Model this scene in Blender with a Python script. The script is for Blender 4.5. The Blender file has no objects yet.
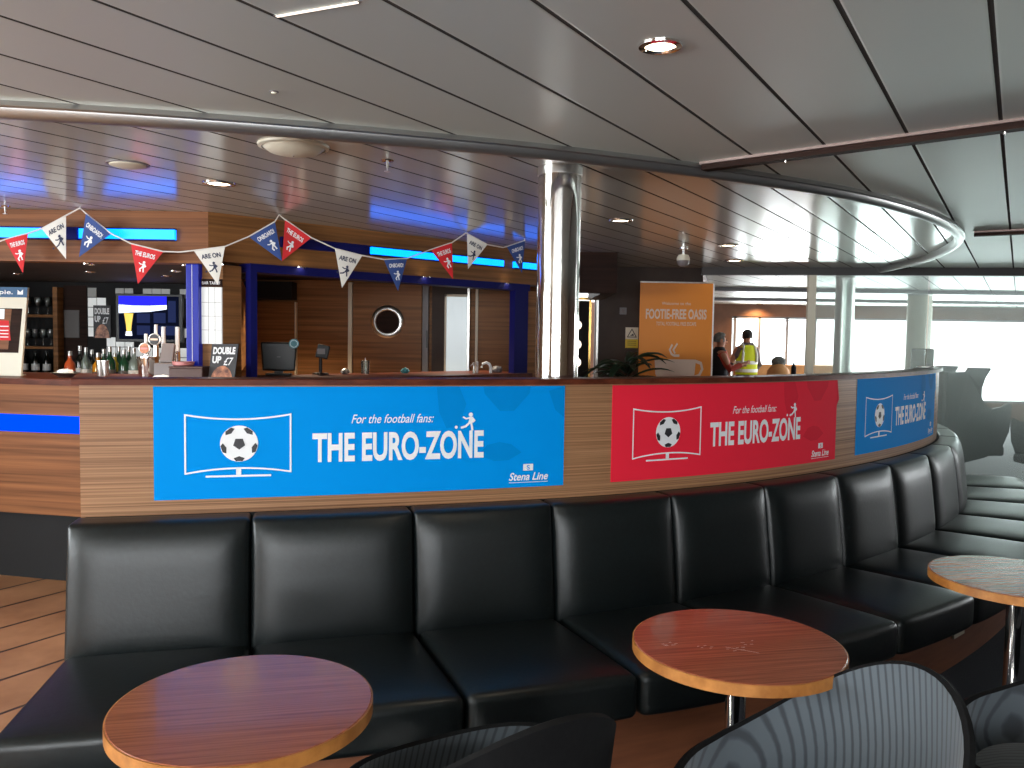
import bpy, bmesh, math, random
from mathutils import Vector, Matrix
R = random.Random(7)
C = bpy.context.scene.collection
SC = bpy.context.scene
# ------------------------------------------------------------------ camera
EYE, PITCH, ROLL, FPX = 1.56, 0.0555, 0.0150, 830.0
cd = bpy.data.cameras.new('camera'); cam = bpy.data.objects.new('camera', cd); C.objects.link(cam)
cd.sensor_fit = 'HORIZONTAL'; cd.sensor_width = 36.0; cd.lens = 36.0 * FPX / 1024.0
cd.clip_start = 0.05; cd.clip_end = 200
fw = Vector((0, math.cos(PITCH), -math.sin(PITCH))); up0 = Vector((0, math.sin(PITCH), math.cos(PITCH))); rt0 = Vector((1, 0, 0))
rt = rt0 * math.cos(ROLL) + up0 * math.sin(ROLL); up = up0 * math.cos(ROLL) - rt0 * math.sin(ROLL)
cam.matrix_world = Matrix(((rt.x, up.x, -fw.x, 0), (rt.y, up.y, -fw.y, 0), (rt.z, up.z, -fw.z, EYE), (0, 0, 0, 1)))
SC.camera = cam
# ------------------------------------------------------------------ world and light
SC.view_settings.view_transform = 'Standard'; SC.view_settings.look = 'None'
SC.view_settings.exposure = 0.6; SC.view_settings.gamma = 1.0; SC.view_settings.use_curve_mapping = False
w = bpy.data.worlds.new('overcast_sky'); SC.world = w; w.use_nodes = True
bgn = w.node_tree.nodes['Background']; bgn.inputs[0].default_value = (0.93, 0.97, 1.0, 1); bgn.inputs[1].default_value = 3.4

def area(name, loc, direction, sx, sy, power, color):
    l = bpy.data.lights.new(name, 'AREA'); l.shape = 'RECTANGLE'; l.size = sx; l.size_y = sy; l.energy = power; l.color = color
    o = bpy.data.objects.new(name, l); C.objects.link(o); o.location = loc
    o.rotation_euler = Vector(direction).to_track_quat('-Z', 'Y').to_euler(); return o
# daylight entering through the windows of the left wall, the wall behind the camera, the far wall and the right wall
area('daylight_left', (-5.9, 0.4, 1.55), (1, 0.12, -0.05), 4.6, 1.1, 225, (0.92, 0.97, 1.0))
area('daylight_rear', (-1.2, -4.4, 1.55), (0.0, 1, -0.05), 6.0, 1.1, 190, (0.95, 0.97, 1.0))
area('daylight_far', (8.0, 16.3, 1.45), (-0.25, -1, -0.05), 7.4, 1.2, 300, (0.95, 0.98, 1.0))
area('daylight_right', (11.7, 10.5, 1.55), (-1, -0.1, -0.05), 7.0, 1.0, 200, (0.95, 0.98, 1.0))
# ------------------------------------------------------------------ materials
def lin(c): return tuple((x / 12.92 if x <= 0.04045 else ((x + 0.055) / 1.055) ** 2.4) for x in c)
def rgb(r, g, b): return lin((r / 255, g / 255, b / 255)) + (1,)
MATS = {}
def mat(name, col, rough=0.5, metal=0.0, emis=None, es=0.0, coat=0.0, spec=None, alpha=None, trans=0.0):
    if name in MATS: return MATS[name]
    m = bpy.data.materials.new(name); m.use_nodes = True; b = m.node_tree.nodes['Principled BSDF']
    b.inputs['Base Color'].default_value = col; b.inputs['Roughness'].default_value = rough; b.inputs['Metallic'].default_value = metal
    if emis: b.inputs['Emission Color'].default_value = emis; b.inputs['Emission Strength'].default_value = es
    if coat: b.inputs['Coat Weight'].default_value = coat; b.inputs['Coat Roughness'].default_value = 0.08
    if spec is not None: b.inputs['Specular IOR Level'].default_value = spec
    if trans: b.inputs['Transmission Weight'].default_value = trans
    MATS[name] = m; return m
def noisy(name, c1, c2, scale, stretch=(1, 1, 1), rough=0.5, detail=4, bump=0.0, lo=0.35, hi=0.65, coat=0.0, metal=0.0, rot=(0, 0, 0), c3=None, spec=None):
    """colour wander between c1 and c2 along stretched noise in object space"""
    m = mat(name, c1, rough, metal, coat=coat, spec=spec); nt = m.node_tree; n = nt.nodes; b = n['Principled BSDF']
    tc = n.new('ShaderNodeTexCoord'); mp = n.new('ShaderNodeMapping'); mp.inputs['Scale'].default_value = stretch; mp.inputs['Rotation'].default_value = rot
    nz = n.new('ShaderNodeTexNoise'); nz.inputs['Scale'].default_value = scale; nz.inputs['Detail'].default_value = detail; nz.inputs['Roughness'].default_value = 0.6
    cr = n.new('ShaderNodeValToRGB'); cr.color_ramp.elements[0].position = lo; cr.color_ramp.elements[1].position = hi
    cr.color_ramp.elements[0].color = c1; cr.color_ramp.elements[1].color = c2
    if c3: e = cr.color_ramp.elements.new((lo + hi) / 2); e.color = c3
    L = nt.links.new; L(tc.outputs['Object'], mp.inputs[0]); L(mp.outputs[0], nz.inputs['Vector']); L(nz.outputs['Fac'], cr.inputs[0]); L(cr.outputs[0], b.inputs['Base Color'])
    if bump:
        bp = n.new('ShaderNodeBump'); bp.inputs['Strength'].default_value = bump; bp.inputs['Distance'].default_value = 0.01
        L(nz.outputs['Fac'], bp.inputs['Height']); L(bp.outputs[0], b.inputs['Normal'])
    return m
M = {}
M['zebrano'] = noisy('zebrano_veneer', rgb(104, 70, 46), rgb(178, 134, 98), 1.0, (0.5, 0.5, 150), 0.38, 6, 0.0, 0.30, 0.66, spec=0.22)
M['walnut'] = noisy('walnut_veneer', rgb(112, 76, 42), rgb(160, 110, 66), 1.0, (0.6, 0.6, 28), 0.45, 4, 0.0, 0.35, 0.65, spec=0.2)
M['bulkhead'] = noisy('bulkhead_veneer', rgb(98, 62, 40), rgb(146, 96, 62), 1.0, (0.5, 0.5, 30), 0.45, 4, 0.0, 0.35, 0.65, spec=0.15)
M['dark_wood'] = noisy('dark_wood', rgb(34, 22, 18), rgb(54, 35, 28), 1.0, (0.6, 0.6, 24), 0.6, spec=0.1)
M['ledge'] = noisy('mahogany_ledge', rgb(74, 34, 22), rgb(104, 52, 34), 3.0, (1, 8, 8), 0.38, spec=0.12)
M['table_top'] = noisy('table_veneer', rgb(128, 66, 44), rgb(170, 98, 68), 1.0, (3, 130, 3), 0.25, 5, 0.0, 0.32, 0.66, coat=0.3)
M['table_edge'] = noisy('table_edge', rgb(150, 92, 40), rgb(184, 122, 60), 14.0, (1, 1, 1), 0.4)
M['plinth'] = noisy('plinth_veneer', rgb(112, 66, 44), rgb(136, 84, 56), 2.0, (1, 1, 10), 0.42)
M['leather'] = noisy('black_leather', rgb(12, 17, 18), rgb(17, 24, 25), 60, (1, 1, 1), 0.38, 6, 0.05, spec=0.45)
M['black'] = mat('black_plastic', rgb(16, 16, 18), 0.4)
M['matt_black'] = mat('matt_black', rgb(14, 14, 16), 0.8)
M['chrome'] = mat('polished_steel', (0.78, 0.76, 0.73, 1), 0.1, 1.0)
M['steel'] = mat('brushed_steel', (0.62, 0.61, 0.58, 1), 0.3, 1.0)
M['ring'] = mat('satin_aluminium', (0.42, 0.42, 0.41, 1), 0.33, 0.9)
M['trim'] = mat('rose_aluminium', (0.26, 0.19, 0.17, 1), 0.4, 0.5)
M['white'] = mat('white_print', rgb(238, 240, 242), 0.45)
M['cream'] = mat('cream_plastic', rgb(222, 216, 196), 0.45)
M['blue_banner'] = mat('blue_print', rgb(0, 146, 232), 0.6, spec=0.04)
M['blue_ghost'] = mat('darker_blue_print', rgb(0, 136, 216), 0.6, spec=0.04)
M['red_banner'] = mat('red_print', rgb(240, 44, 66), 0.6, spec=0.05)
M['red_ghost'] = mat('darker_red_print', rgb(226, 38, 60), 0.6, spec=0.05)
M['ink'] = mat('black_ink', rgb(42, 42, 46), 0.5)
M['flag_red'] = mat('red_pennant', rgb(214, 34, 40), 0.7)
M['flag_blue'] = mat('blue_pennant', rgb(48, 76, 140), 0.7)
M['flag_white'] = mat('white_pennant', rgb(232, 230, 222), 0.7)
M['navy_ink'] = mat('navy_ink', rgb(44, 52, 80), 0.6)
M['string'] = mat('bunting_tape', rgb(228, 224, 216), 0.8)
M['cyan_neon'] = mat('cyan_neon_tube', (0, 0.2, 0.3, 1), 0.4, emis=(0.0, 0.15, 1.0, 1), es=3.2)
M['blue_neon'] = mat('blue_light_strip', (0, 0.01, 0.2, 1), 0.9, emis=(0.0, 0.055, 1.0, 1), es=0.95, spec=0.0)
M['navy'] = mat('navy_gloss', rgb(14, 18, 92), 0.55, spec=0.2)
M['blue_post'] = mat('cobalt_gloss', rgb(20, 34, 150), 0.35, emis=(0.0, 0.02, 0.5, 1), es=0.10, spec=0.3)  # blue paint with a faint glow added to saturate it; not a lamp
M['panel_light'] = mat('glowing_panel', rgb(220, 222, 220), 0.4, emis=(0.9, 0.93, 0.92, 1), es=0.22)
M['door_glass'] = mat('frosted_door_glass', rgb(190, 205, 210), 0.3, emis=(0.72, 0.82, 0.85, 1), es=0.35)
M['lamp'] = mat('lamp_glow', (1, 0.9, 0.7, 1), 0.4, emis=(1, 0.86, 0.62, 1), es=6.0)
M['lamp_soft'] = mat('lamp_soft_glow', (1, 0.9, 0.8, 1), 0.4, emis=(1, 0.84, 0.7, 1), es=1.2)
M['orange'] = mat('orange_print', rgb(226, 136, 40), 0.45)
M['mauve'] = mat('pale_print', rgb(222, 196, 178), 0.5)
M['beam'] = mat('painted_beam', rgb(64, 62, 62), 0.5)
M['tan'] = noisy('tan_upholstery', rgb(196, 138, 84), rgb(212, 156, 100), 6, rough=0.7)
M['grey_cloth'] = noisy('grey_upholstery', rgb(92, 94, 92), rgb(116, 118, 114), 30, rough=0.85)
M['teal_shell'] = mat('dark_teal_shell', rgb(40, 52, 52), 0.3)
M['olive_shell'] = mat('olive_shell', rgb(86, 84, 60), 0.4)
M['wall_dark'] = noisy('taupe_wall', rgb(60, 50, 46), rgb(70, 60, 54), 3, rough=0.7)
M['wall_brown'] = noisy('brown_wall', rgb(92, 62, 46), rgb(112, 78, 58), 2, rough=0.6)
M['wall_lounge'] = noisy('lounge_wall', rgb(138, 112, 88), rgb(152, 124, 98), 2, rough=0.6)
M['frame'] = mat('window_frame_grey', rgb(120, 120, 124), 0.5)
M['carpet'] = noisy('navy_carpet', rgb(22, 26, 38), rgb(30, 34, 48), 120, rough=0.95, bump=0.3)
M['leaf'] = mat('dark_leaf', rgb(26, 44, 26), 0.45)
M['skin'] = mat('skin', rgb(176, 120, 92), 0.55)
M['hair'] = mat('dark_hair', rgb(36, 28, 24), 0.7)
M['hi_vis'] = mat('hi_vis_yellow', rgb(196, 206, 20), 0.7, emis=(0.6, 0.7, 0.02, 1), es=0.05)
M['reflective'] = mat('reflective_tape', rgb(226, 228, 224), 0.4)
M['grey_shirt'] = mat('grey_shirt', rgb(104, 92, 96), 0.8)
M['dark_cloth'] = mat('dark_cloth', rgb(26, 26, 34), 0.85)
M['red_cloth'] = mat('red_cloth', rgb(170, 60, 44), 0.8)
M['green_glass'] = mat('green_bottle_glass', rgb(28, 70, 48), 0.08, spec=0.8)
M['dark_glass'] = mat('dark_bottle_glass', rgb(18, 22, 20), 0.08, spec=0.8)
M['clear_glass'] = mat('clear_bottle_glass', rgb(170, 190, 186), 0.05, spec=0.8, trans=0.6)
M['amber'] = mat('amber_spirit', rgb(206, 140, 40), 0.1, spec=0.8)
M['yellow_sp'] = mat('yellow_spirit', rgb(222, 200, 60), 0.1, spec=0.8)
M['orange_sp'] = mat('orange_spirit', rgb(200, 90, 50), 0.1, spec=0.8)
M['grey_plastic'] = mat('grey_plastic', rgb(120, 112, 112), 0.4)
M['brown_box'] = mat('brown_plastic', rgb(88, 62, 56), 0.5)
M['pink'] = mat('pink_plastic', rgb(206, 130, 128), 0.4)
M['copper'] = noisy('copper_print', rgb(90, 40, 22), rgb(216, 140, 96), 22, rough=0.4)
M['teal'] = mat('teal_print', rgb(60, 130, 140), 0.5)
M['yellow'] = mat('yellow_print', rgb(222, 200, 50), 0.5)
M['gold'] = mat('gold_trim', (0.8, 0.5, 0.15, 1), 0.25, 0.9)
M['screen_blue'] = mat('screen_blue', rgb(10, 10, 60), 0.8, spec=0.02, emis=(0.02, 0.02, 0.75, 1), es=1.0)
M['screen_dark'] = mat('screen_dark', rgb(4, 5, 10), 0.8, spec=0.02, emis=(0.002, 0.003, 0.010, 1), es=1.0)
M['screen_panel'] = mat('screen_slate', rgb(6, 8, 18), 0.8, spec=0.02, emis=(0.012, 0.018, 0.06, 1), es=1.0)
M['screen_white'] = mat('screen_white', rgb(200, 210, 230), 0.8, spec=0.02, emis=(0.8, 0.88, 1.0, 1), es=1.0)
M['screen_amber'] = mat('screen_amber', rgb(200, 160, 60), 0.8, spec=0.02, emis=(0.75, 0.55, 0.12, 1), es=0.9)
M['board_blue'] = mat('board_blue', rgb(40, 88, 130), 0.5)
M['notice'] = mat('grey_notice', rgb(92, 86, 84), 0.5)
M['purple_grey'] = noisy('lounge_carpet', rgb(92, 88, 92), rgb(106, 100, 104), 40, rough=0.95)

def glass_mat(name, tint, veil, rough, glossf):
    m = bpy.data.materials.new(name); m.use_nodes = True; nt = m.node_tree; n = nt.nodes; n.remove(n['Principled BSDF'])
    out = n['Material Output']; tr = n.new('ShaderNodeBsdfTransparent'); tr.inputs[0].default_value = tint
    gl = n.new('ShaderNodeBsdfGlossy'); gl.inputs['Roughness'].default_value = rough; gl.inputs[0].default_value = (1, 1, 1, 1)
    df = n.new('ShaderNodeBsdfTranslucent'); df.inputs[0].default_value = (0.9, 0.95, 0.93, 1)
    m1 = n.new('ShaderNodeMixShader'); m1.inputs[0].default_value = veil; m2 = n.new('ShaderNodeMixShader')
    fr = n.new('ShaderNodeFresnel'); fr.inputs[0].default_value = glossf
    L = nt.links.new; L(tr.outputs[0], m1.inputs[1]); L(df.outputs[0], m1.inputs[2]); L(fr.outputs[0], m2.inputs[0])
    L(m1.outputs[0], m2.inputs[1]); L(gl.outputs[0], m2.inputs[2]); L(m2.outputs[0], out.inputs[0]); return m
M['glass'] = glass_mat('window_pane_glass', (0.95, 0.97, 0.97, 1), 0.0, 0.0, 1.3)
M['screen_glass'] = glass_mat('hazed_screen_glass', (0.86, 0.93, 0.91, 1), 0.16, 0.06, 1.5)  # translucent veil mixed in to imitate glare on the clear panes
M['tumbler'] = glass_mat('drinking_glass', (0.72, 0.76, 0.76, 1), 0.12, 0.03, 1.7)

def ceiling_mat(name, pitch, phase, col, rough, metal):
    """metal strip ceiling: panel joints across n=(.853,-.522) every pitch metres, a slight bow in every panel"""
    m = mat(name, col, rough, metal); nt = m.node_tree; n = nt.nodes; b = n['Principled BSDF']; L = nt.links.new
    tc = n.new('ShaderNodeTexCoord'); dt = n.new('ShaderNodeVectorMath'); dt.operation = 'DOT_PRODUCT'; dt.inputs[1].default_value = (0.8535, -0.5211, 0)
    L(tc.outputs['Object'], dt.inputs[0])
    def math_(op, a, b_=None, c=None):
        x = n.new('ShaderNodeMath'); x.operation = op
        for i, v in enumerate((a, b_, c)):
            if v is None: continue
            if isinstance(v, (int, float)): x.inputs[i].default_value = v
            else: L(v, x.inputs[i])
        return x.outputs[0]
    t = math_('MULTIPLY_ADD', dt.outputs['Value'], 1 / pitch, -phase / pitch + 100.5)
    f = math_('ABSOLUTE', math_('SUBTRACT', math_('FRACT', t), 0.5))      # 0 at joint
    g = math_('LESS_THAN', f, 0.0062 / pitch)
    mix = n.new('ShaderNodeMix'); mix.data_type = 'RGBA'; mix.inputs[6].default_value = col; mix.inputs[7].default_value = (0.07, 0.065, 0.06, 1)
    L(g, mix.inputs[0]); L(mix.outputs[2], b.inputs['Base Color'])
    inv = math_('SUBTRACT', 1.0, g); L(math_('MULTIPLY', inv, metal), b.inputs['Metallic']); L(math_('MULTIPLY', inv, 0.5), b.inputs['Specular IOR Level']); L(math_('MAXIMUM', math_('MULTIPLY', g, 0.9), rough), b.inputs['Roughness'])
    h = math_('SUBTRACT', math_('MINIMUM', math_('MULTIPLY', f, 26.0), 1.0), math_('MULTIPLY', math_('MULTIPLY', f, f), 0.25))
    nz = n.new('ShaderNodeTexNoise'); nz.inputs['Scale'].default_value = 1.2; nz.inputs['Detail'].default_value = 1
    L(tc.outputs['Object'], nz.inputs['Vector'])
    h2 = math_('ADD', h, math_('MULTIPLY', nz.outputs['Fac'], 0.5))
    bp = n.new('ShaderNodeBump'); bp.inputs['Strength'].default_value = 0.5; bp.inputs['Distance'].default_value = 0.006
    L(h2, bp.inputs['Height']); L(bp.outputs[0], b.inputs['Normal']); return m
M['ceil_out'] = ceiling_mat('wide_metal_ceiling', 0.2855, -0.942, (0.64, 0.675, 0.62, 1), 0.42, 0.25)
M['ceil_in'] = ceiling_mat('narrow_metal_ceiling', 0.19, -1.245, (0.64, 0.66, 0.63, 1), 0.19, 0.22)

def plank_mat(name, nrm, pitch, phase, c1, c2, gap, rough, gapw=0.006):
    m = noisy(name, c1, c2, 3.0, (1, 1, 1), rough); nt = m.node_tree; n = nt.nodes; b = n['Principled BSDF']; L = nt.links.new
    tc = n.new('ShaderNodeTexCoord'); dt = n.new('ShaderNodeVectorMath'); dt.operation = 'DOT_PRODUCT'; dt.inputs[1].default_value = nrm
    L(tc.outputs['Object'], dt.inputs[0])
    a = n.new('ShaderNodeMath'); a.operation = 'MULTIPLY_ADD'; a.inputs[1].default_value = 1 / pitch; a.inputs[2].default_value = 100.5 - phase / pitch; L(dt.outputs['Value'], a.inputs[0])
    f = n.new('ShaderNodeMath'); f.operation = 'FRACT'; L(a.outputs[0], f.inputs[0])
    s = n.new('ShaderNodeMath'); s.operation = 'SUBTRACT'; s.inputs[1].default_value = 0.5; L(f.outputs[0], s.inputs[0])
    ab = n.new('ShaderNodeMath'); ab.operation = 'ABSOLUTE'; L(s.outputs[0], ab.inputs[0])
    lt = n.new('ShaderNodeMath'); lt.operation = 'LESS_THAN'; lt.inputs[1].default_value = gapw / pitch; L(ab.outputs[0], lt.inputs[0])
    mix = n.new('ShaderNodeMix'); mix.data_type = 'RGBA'; mix.inputs[7].default_value = gap; L(lt.outputs[0], mix.inputs[0])
    src = b.inputs['Base Color'].links[0].from_socket; L(src, mix.inputs[6]); L(mix.outputs[2], b.inputs['Base Color']); return m
M['planks'] = plank_mat('deck_planks', (0.8535, -0.5211, 0), 0.34, -5.18, rgb(150, 104, 70), rgb(176, 128, 90), rgb(50, 34, 26), 0.5, 0.010)
M['pale_planks'] = plank_mat('pale_planks', (0.66, 0.75, 0), 0.72, 9.5, rgb(122, 112, 96), rgb(150, 136, 114), rgb(40, 36, 32), 0.42, 0.03)

def stripe_mat():
    m = mat('pinstripe_fabric', rgb(70, 76, 80), 0.85); nt = m.node_tree; n = nt.nodes; b = n['Principled BSDF']; L = nt.links.new
    tc = n.new('ShaderNodeTexCoord'); wv = n.new('ShaderNodeTexWave'); wv.wave_type = 'BANDS'; wv.bands_direction = 'X'
    mp = n.new('ShaderNodeMapping'); L(tc.outputs['UV'], mp.inputs[0])
    wv.inputs['Scale'].default_value = 17.0; wv.inputs['Distortion'].default_value = 0.25; wv.inputs['Detail'].default_value = 2; wv.inputs['Detail Scale'].default_value = 3
    L(mp.outputs[0], wv.inputs['Vector'])
    cr = n.new('ShaderNodeValToRGB'); cr.color_ramp.elements[0].position = 0.05; cr.color_ramp.elements[0].color = rgb(52, 57, 63)
    cr.color_ramp.elements[1].position = 0.4; cr.color_ramp.elements[1].color = rgb(80, 88, 94)
    L(wv.outputs['Fac'], cr.inputs[0]); L(cr.outputs[0], b.inputs['Base Color'])
    b.inputs['Sheen Weight'].default_value = 0.3; return m
M['stripe'] = stripe_mat()
# ------------------------------------------------------------------ builders
def finish(name, bm, m, parent=None, smooth=False, world=False, mats=None):
    """links a bmesh as ONE mesh object; world=True: the verts are world coordinates, the parent an unrotated Empty"""
    if world and parent is not None:
        bmesh.ops.transform(bm, matrix=parent.matrix_basis.inverted(), verts=bm.verts)
    me = bpy.data.meshes.new(name); bm.normal_update(); bm.to_mesh(me); bm.free()
    for x in (mats or [m]): me.materials.append(x)
    if smooth:
        for p in me.polygons: p.use_smooth = True
        try: me.set_sharp_from_angle(angle=math.radians(40))
        except Exception: pass
    o = bpy.data.objects.new(name, me); C.objects.link(o)
    if parent is not None: o.parent = parent
    return o
def tag(o, label, cat, group=None, kind=None):
    o['label'] = label
    o['category'] = cat
    if group: o['group'] = group
    if kind: o['kind'] = kind
    return o
def thing(name, label, cat, loc=(0, 0, 0), rz=0, group=None):
    o = bpy.data.objects.new(name, None); C.objects.link(o); o.empty_display_size = 0.1
    o.location = loc; o.rotation_euler = (0, 0, rz); o.matrix_basis = Matrix.Translation(loc) @ Matrix.Rotation(rz, 4, 'Z')
    return tag(o, label, cat, group)
def struct(name, bm, m, smooth=False, parent=None, **k):
    o = finish(name, bm, m, parent, smooth, **k)
    if parent is None: o['kind'] = 'structure'
    return o
def kids(o): return [c for c in bpy.data.objects if c.parent == o]
def dup(o, loc=None, rz=None, label=None, parent=None):
    c = o.copy(); C.objects.link(c)
    if parent is not None: c.parent = parent
    else:
        if loc is not None: c.location = loc
        if rz is not None: c.rotation_euler = (0, 0, rz)
    if label: c['label'] = label
    for ch in kids(o): dup(ch, parent=c)
    return c
def BM(): return bmesh.new()
def box(bm, x0, x1, y0, y1, z0, z1, bev=0.0, mtx=None, seg=2):
    r = bmesh.ops.create_cube(bm, size=1.0); vs = r['verts']
    T = Matrix.Translation(((x0 + x1) / 2, (y0 + y1) / 2, (z0 + z1) / 2)) @ Matrix.Diagonal((abs(x1 - x0), abs(y1 - y0), abs(z1 - z0), 1))
    bmesh.ops.transform(bm, matrix=T, verts=vs)
    if bev > 0:
        es = list({e for v in vs for e in v.link_edges})
        rr = bmesh.ops.bevel(bm, geom=es, offset=bev, segments=seg, affect='EDGES', profile=0.6)
        vs = list({v for f in rr['faces'] for v in f.verts} | {v for v in vs if v.is_valid})
    if mtx is not None: bmesh.ops.transform(bm, matrix=mtx, verts=[v for v in vs if v.is_valid])
    return bm
def BX(*a, **k): return box(BM(), *a, **k)
def prism(bm, pts, z0, z1, mtx=None):
    """plan polygon extruded in z"""
    a = [bm.verts.new((p[0], p[1], z0)) for p in pts]; b = [bm.verts.new((p[0], p[1], z1)) for p in pts]
    if mtx is not None:
        for v in a + b: v.co = mtx @ v.co
    n = len(pts); f = [bm.faces.new(a[::-1]), bm.faces.new(b)]
    for i in range(n): f.append(bm.faces.new((a[i], a[(i + 1) % n], b[(i + 1) % n], b[i])))
    bmesh.ops.recalc_face_normals(bm, faces=f); return bm
def lathe(bm, prof, n=24, mtx=None, c=(0, 0, 0)):
    rings = []
    for r, z in prof:
        rings.append([bm.verts.new((c[0] + r * math.cos(2 * math.pi * i / n), c[1] + r * math.sin(2 * math.pi * i / n), c[2] + z)) for i in range(n)] if r > 1e-6 else [bm.verts.new((c[0], c[1], c[2] + z))])
    fs = []
    for a, b in zip(rings, rings[1:]):
        for i in range(n):
            j = (i + 1) % n
            if len(a) == 1 and len(b) == 1: continue
            if len(a) == 1: fs.append(bm.faces.new((a[0], b[j], b[i])))
            elif len(b) == 1: fs.append(bm.faces.new((a[i], a[j], b[0])))
            else: fs.append(bm.faces.new((a[i], a[j], b[j], b[i])))
    if mtx is not None:
        for r in rings:
            for v in r: v.co = mtx @ v.co
    bmesh.ops.recalc_face_normals(bm, faces=fs); return bm
def cyl(bm, r, p, q, n=20):
    p = Vector(p); q = Vector(q); d = q - p; T = Matrix.Translation(p) @ d.to_track_quat('Z', 'Y').to_matrix().to_4x4()
    return lathe(bm, [(0, 0), (r, 0), (r, d.length), (0, d.length)], n, T)
def tube(bm, pts, rad, n=10, caps=True):
    pts = [Vector(p) for p in pts]; rings = []
    for i, p in enumerate(pts):
        t = (pts[min(i + 1, len(pts) - 1)] - pts[max(i - 1, 0)]).normalized()
        a = Vector((0, 0, 1)) if abs(t.z) < 0.9 else Vector((1, 0, 0)); u = t.cross(a).normalized(); v = t.cross(u).normalized()
        r = rad[i] if isinstance(rad, (list, tuple)) else rad
        rings.append([bm.verts.new(p + (u * math.cos(2 * math.pi * k / n) + v * math.sin(2 * math.pi * k / n)) * r) for k in range(n)])
    fs = []
    for a, b in zip(rings, rings[1:]):
        for k in range(n): fs.append(bm.faces.new((a[k], a[(k + 1) % n], b[(k + 1) % n], b[k])))
    if caps: fs += [bm.faces.new(rings[0][::-1]), bm.faces.new(rings[-1])]
    bmesh.ops.recalc_face_normals(bm, faces=fs); return bm
def rbox_grid(half, r, cuts=(6, 6, 6)):
    """rounded box surface as list of points and quads, edges well sampled"""
    def ax(h, n):
        a = [-h, -h + r * 0.12, -h + r * 0.3, -h + r * 0.6, -h + r]; b = [-h + r + (2 * h - 2 * r) * i / n for i in range(1, n)]
        return a + b + [-x for x in a[::-1]]
    A = [ax(half[i], cuts[i]) for i in range(3)]; bm = BM(); N = [len(a) for a in A]; cache = {}
    def V(i, j, k):
        key = (i, j, k)
        if key not in cache:
            p = Vector((A[0][i], A[1][j], A[2][k])); q = Vector([max(-half[t] + r, min(half[t] - r, p[t])) for t in range(3)]); d = p - q
            mx = max(abs(x) for x in d)
            if d.length > 1e-9 and mx > 0: p = q + d.normalized() * (mx if mx > r - 1e-7 else d.length)
            cache[key] = bm.verts.new(p)
        return cache[key]
    a, b, c = N[0] - 1, N[1] - 1, N[2] - 1; fs = []
    for i in range(a):
        for j in range(b):
            for k in (0, c): fs.append((V(i, j, k), V(i + 1, j, k), V(i + 1, j + 1, k), V(i, j + 1, k)))
    for i in range(a):
        for k in range(c):
            for j in (0, b): fs.append((V(i, j, k), V(i + 1, j, k), V(i + 1, j, k + 1), V(i, j, k + 1)))
    for j in range(b):
        for k in range(c):
            for i in (0, a): fs.append((V(i, j, k), V(i, j + 1, k), V(i, j + 1, k + 1), V(i, j, k + 1)))
    F = []
    for q in fs:
        if len(set(q)) == 4:
            try: F.append(bm.faces.new(q))
            except ValueError: pass
    bmesh.ops.recalc_face_normals(bm, faces=F); return bm
# lettering: the built-in font turned into a flat mesh and laid on a surface through a mapping function
def glyphs(s, bold=0.0, slant=0.0):
    cu = bpy.data.curves.new('t', 'FONT'); cu.body = s; cu.offset = bold; cu.shear = slant; cu.resolution_u = 4
    ob = bpy.data.objects.new('t', cu); C.objects.link(ob)
    dg = bpy.context.evaluated_depsgraph_get(); dg.update(); me = bpy.data.meshes.new_from_object(ob.evaluated_get(dg))
    v = [(p.co.x, p.co.y) for p in me.vertices]; f = [tuple(p.vertices) for p in me.polygons]
    bpy.data.objects.remove(ob); bpy.data.curves.remove(cu); bpy.data.meshes.remove(me); return v, f
def put_text(bm, s, mapf, u0, u1, vbase, cap, bold=0.0, slant=0.0):
    """text from u0 to u1, baseline at vbase, capital height cap; mapf(u, v)->world, v down"""
    v, f = glyphs(s, bold, slant); x0 = min(p[0] for p in v); x1 = max(p[0] for p in v); H = 0.70
    vs = [bm.verts.new(mapf(u0 + (p[0] - x0) / (x1 - x0) * (u1 - u0), vbase - p[1] / H * cap)) for p in v]
    for q in f:
        try: bm.faces.new([vs[i] for i in q])
        except ValueError: pass
def poly2(bm, pts, mapf, mi=0):
    f = bm.faces.new([bm.verts.new(mapf(*p)) for p in pts]); f.material_index = mi; return f
def stroke(bm, pts, wd, mapf, closed=False):
    """constant width line through 2D points"""
    P = [Vector(p) for p in pts]; n = len(P); L = []; Rr = []
    for i in range(n):
        a = P[(i - 1) % n] if (closed or i > 0) else P[i]; b = P[(i + 1) % n] if (closed or i < n - 1) else P[i]
        d1 = (P[i] - a); d2 = (b - P[i])
        d1 = d1.normalized() if d1.length > 1e-9 else d2.normalized(); d2 = d2.normalized() if d2.length > 1e-9 else d1
        t = (d1 + d2).normalized(); nn = Vector((-t.y, t.x)); k = wd / 2 / max(0.35, nn.dot(Vector((-d1.y, d1.x))))
        L.append(bm.verts.new(mapf(*(P[i] + nn * k)))); Rr.append(bm.verts.new(mapf(*(P[i] - nn * k))))
    for i in range(n if closed else n - 1):
        j = (i + 1) % n; bm.faces.new((L[i], L[j], Rr[j], Rr[i]))
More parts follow.
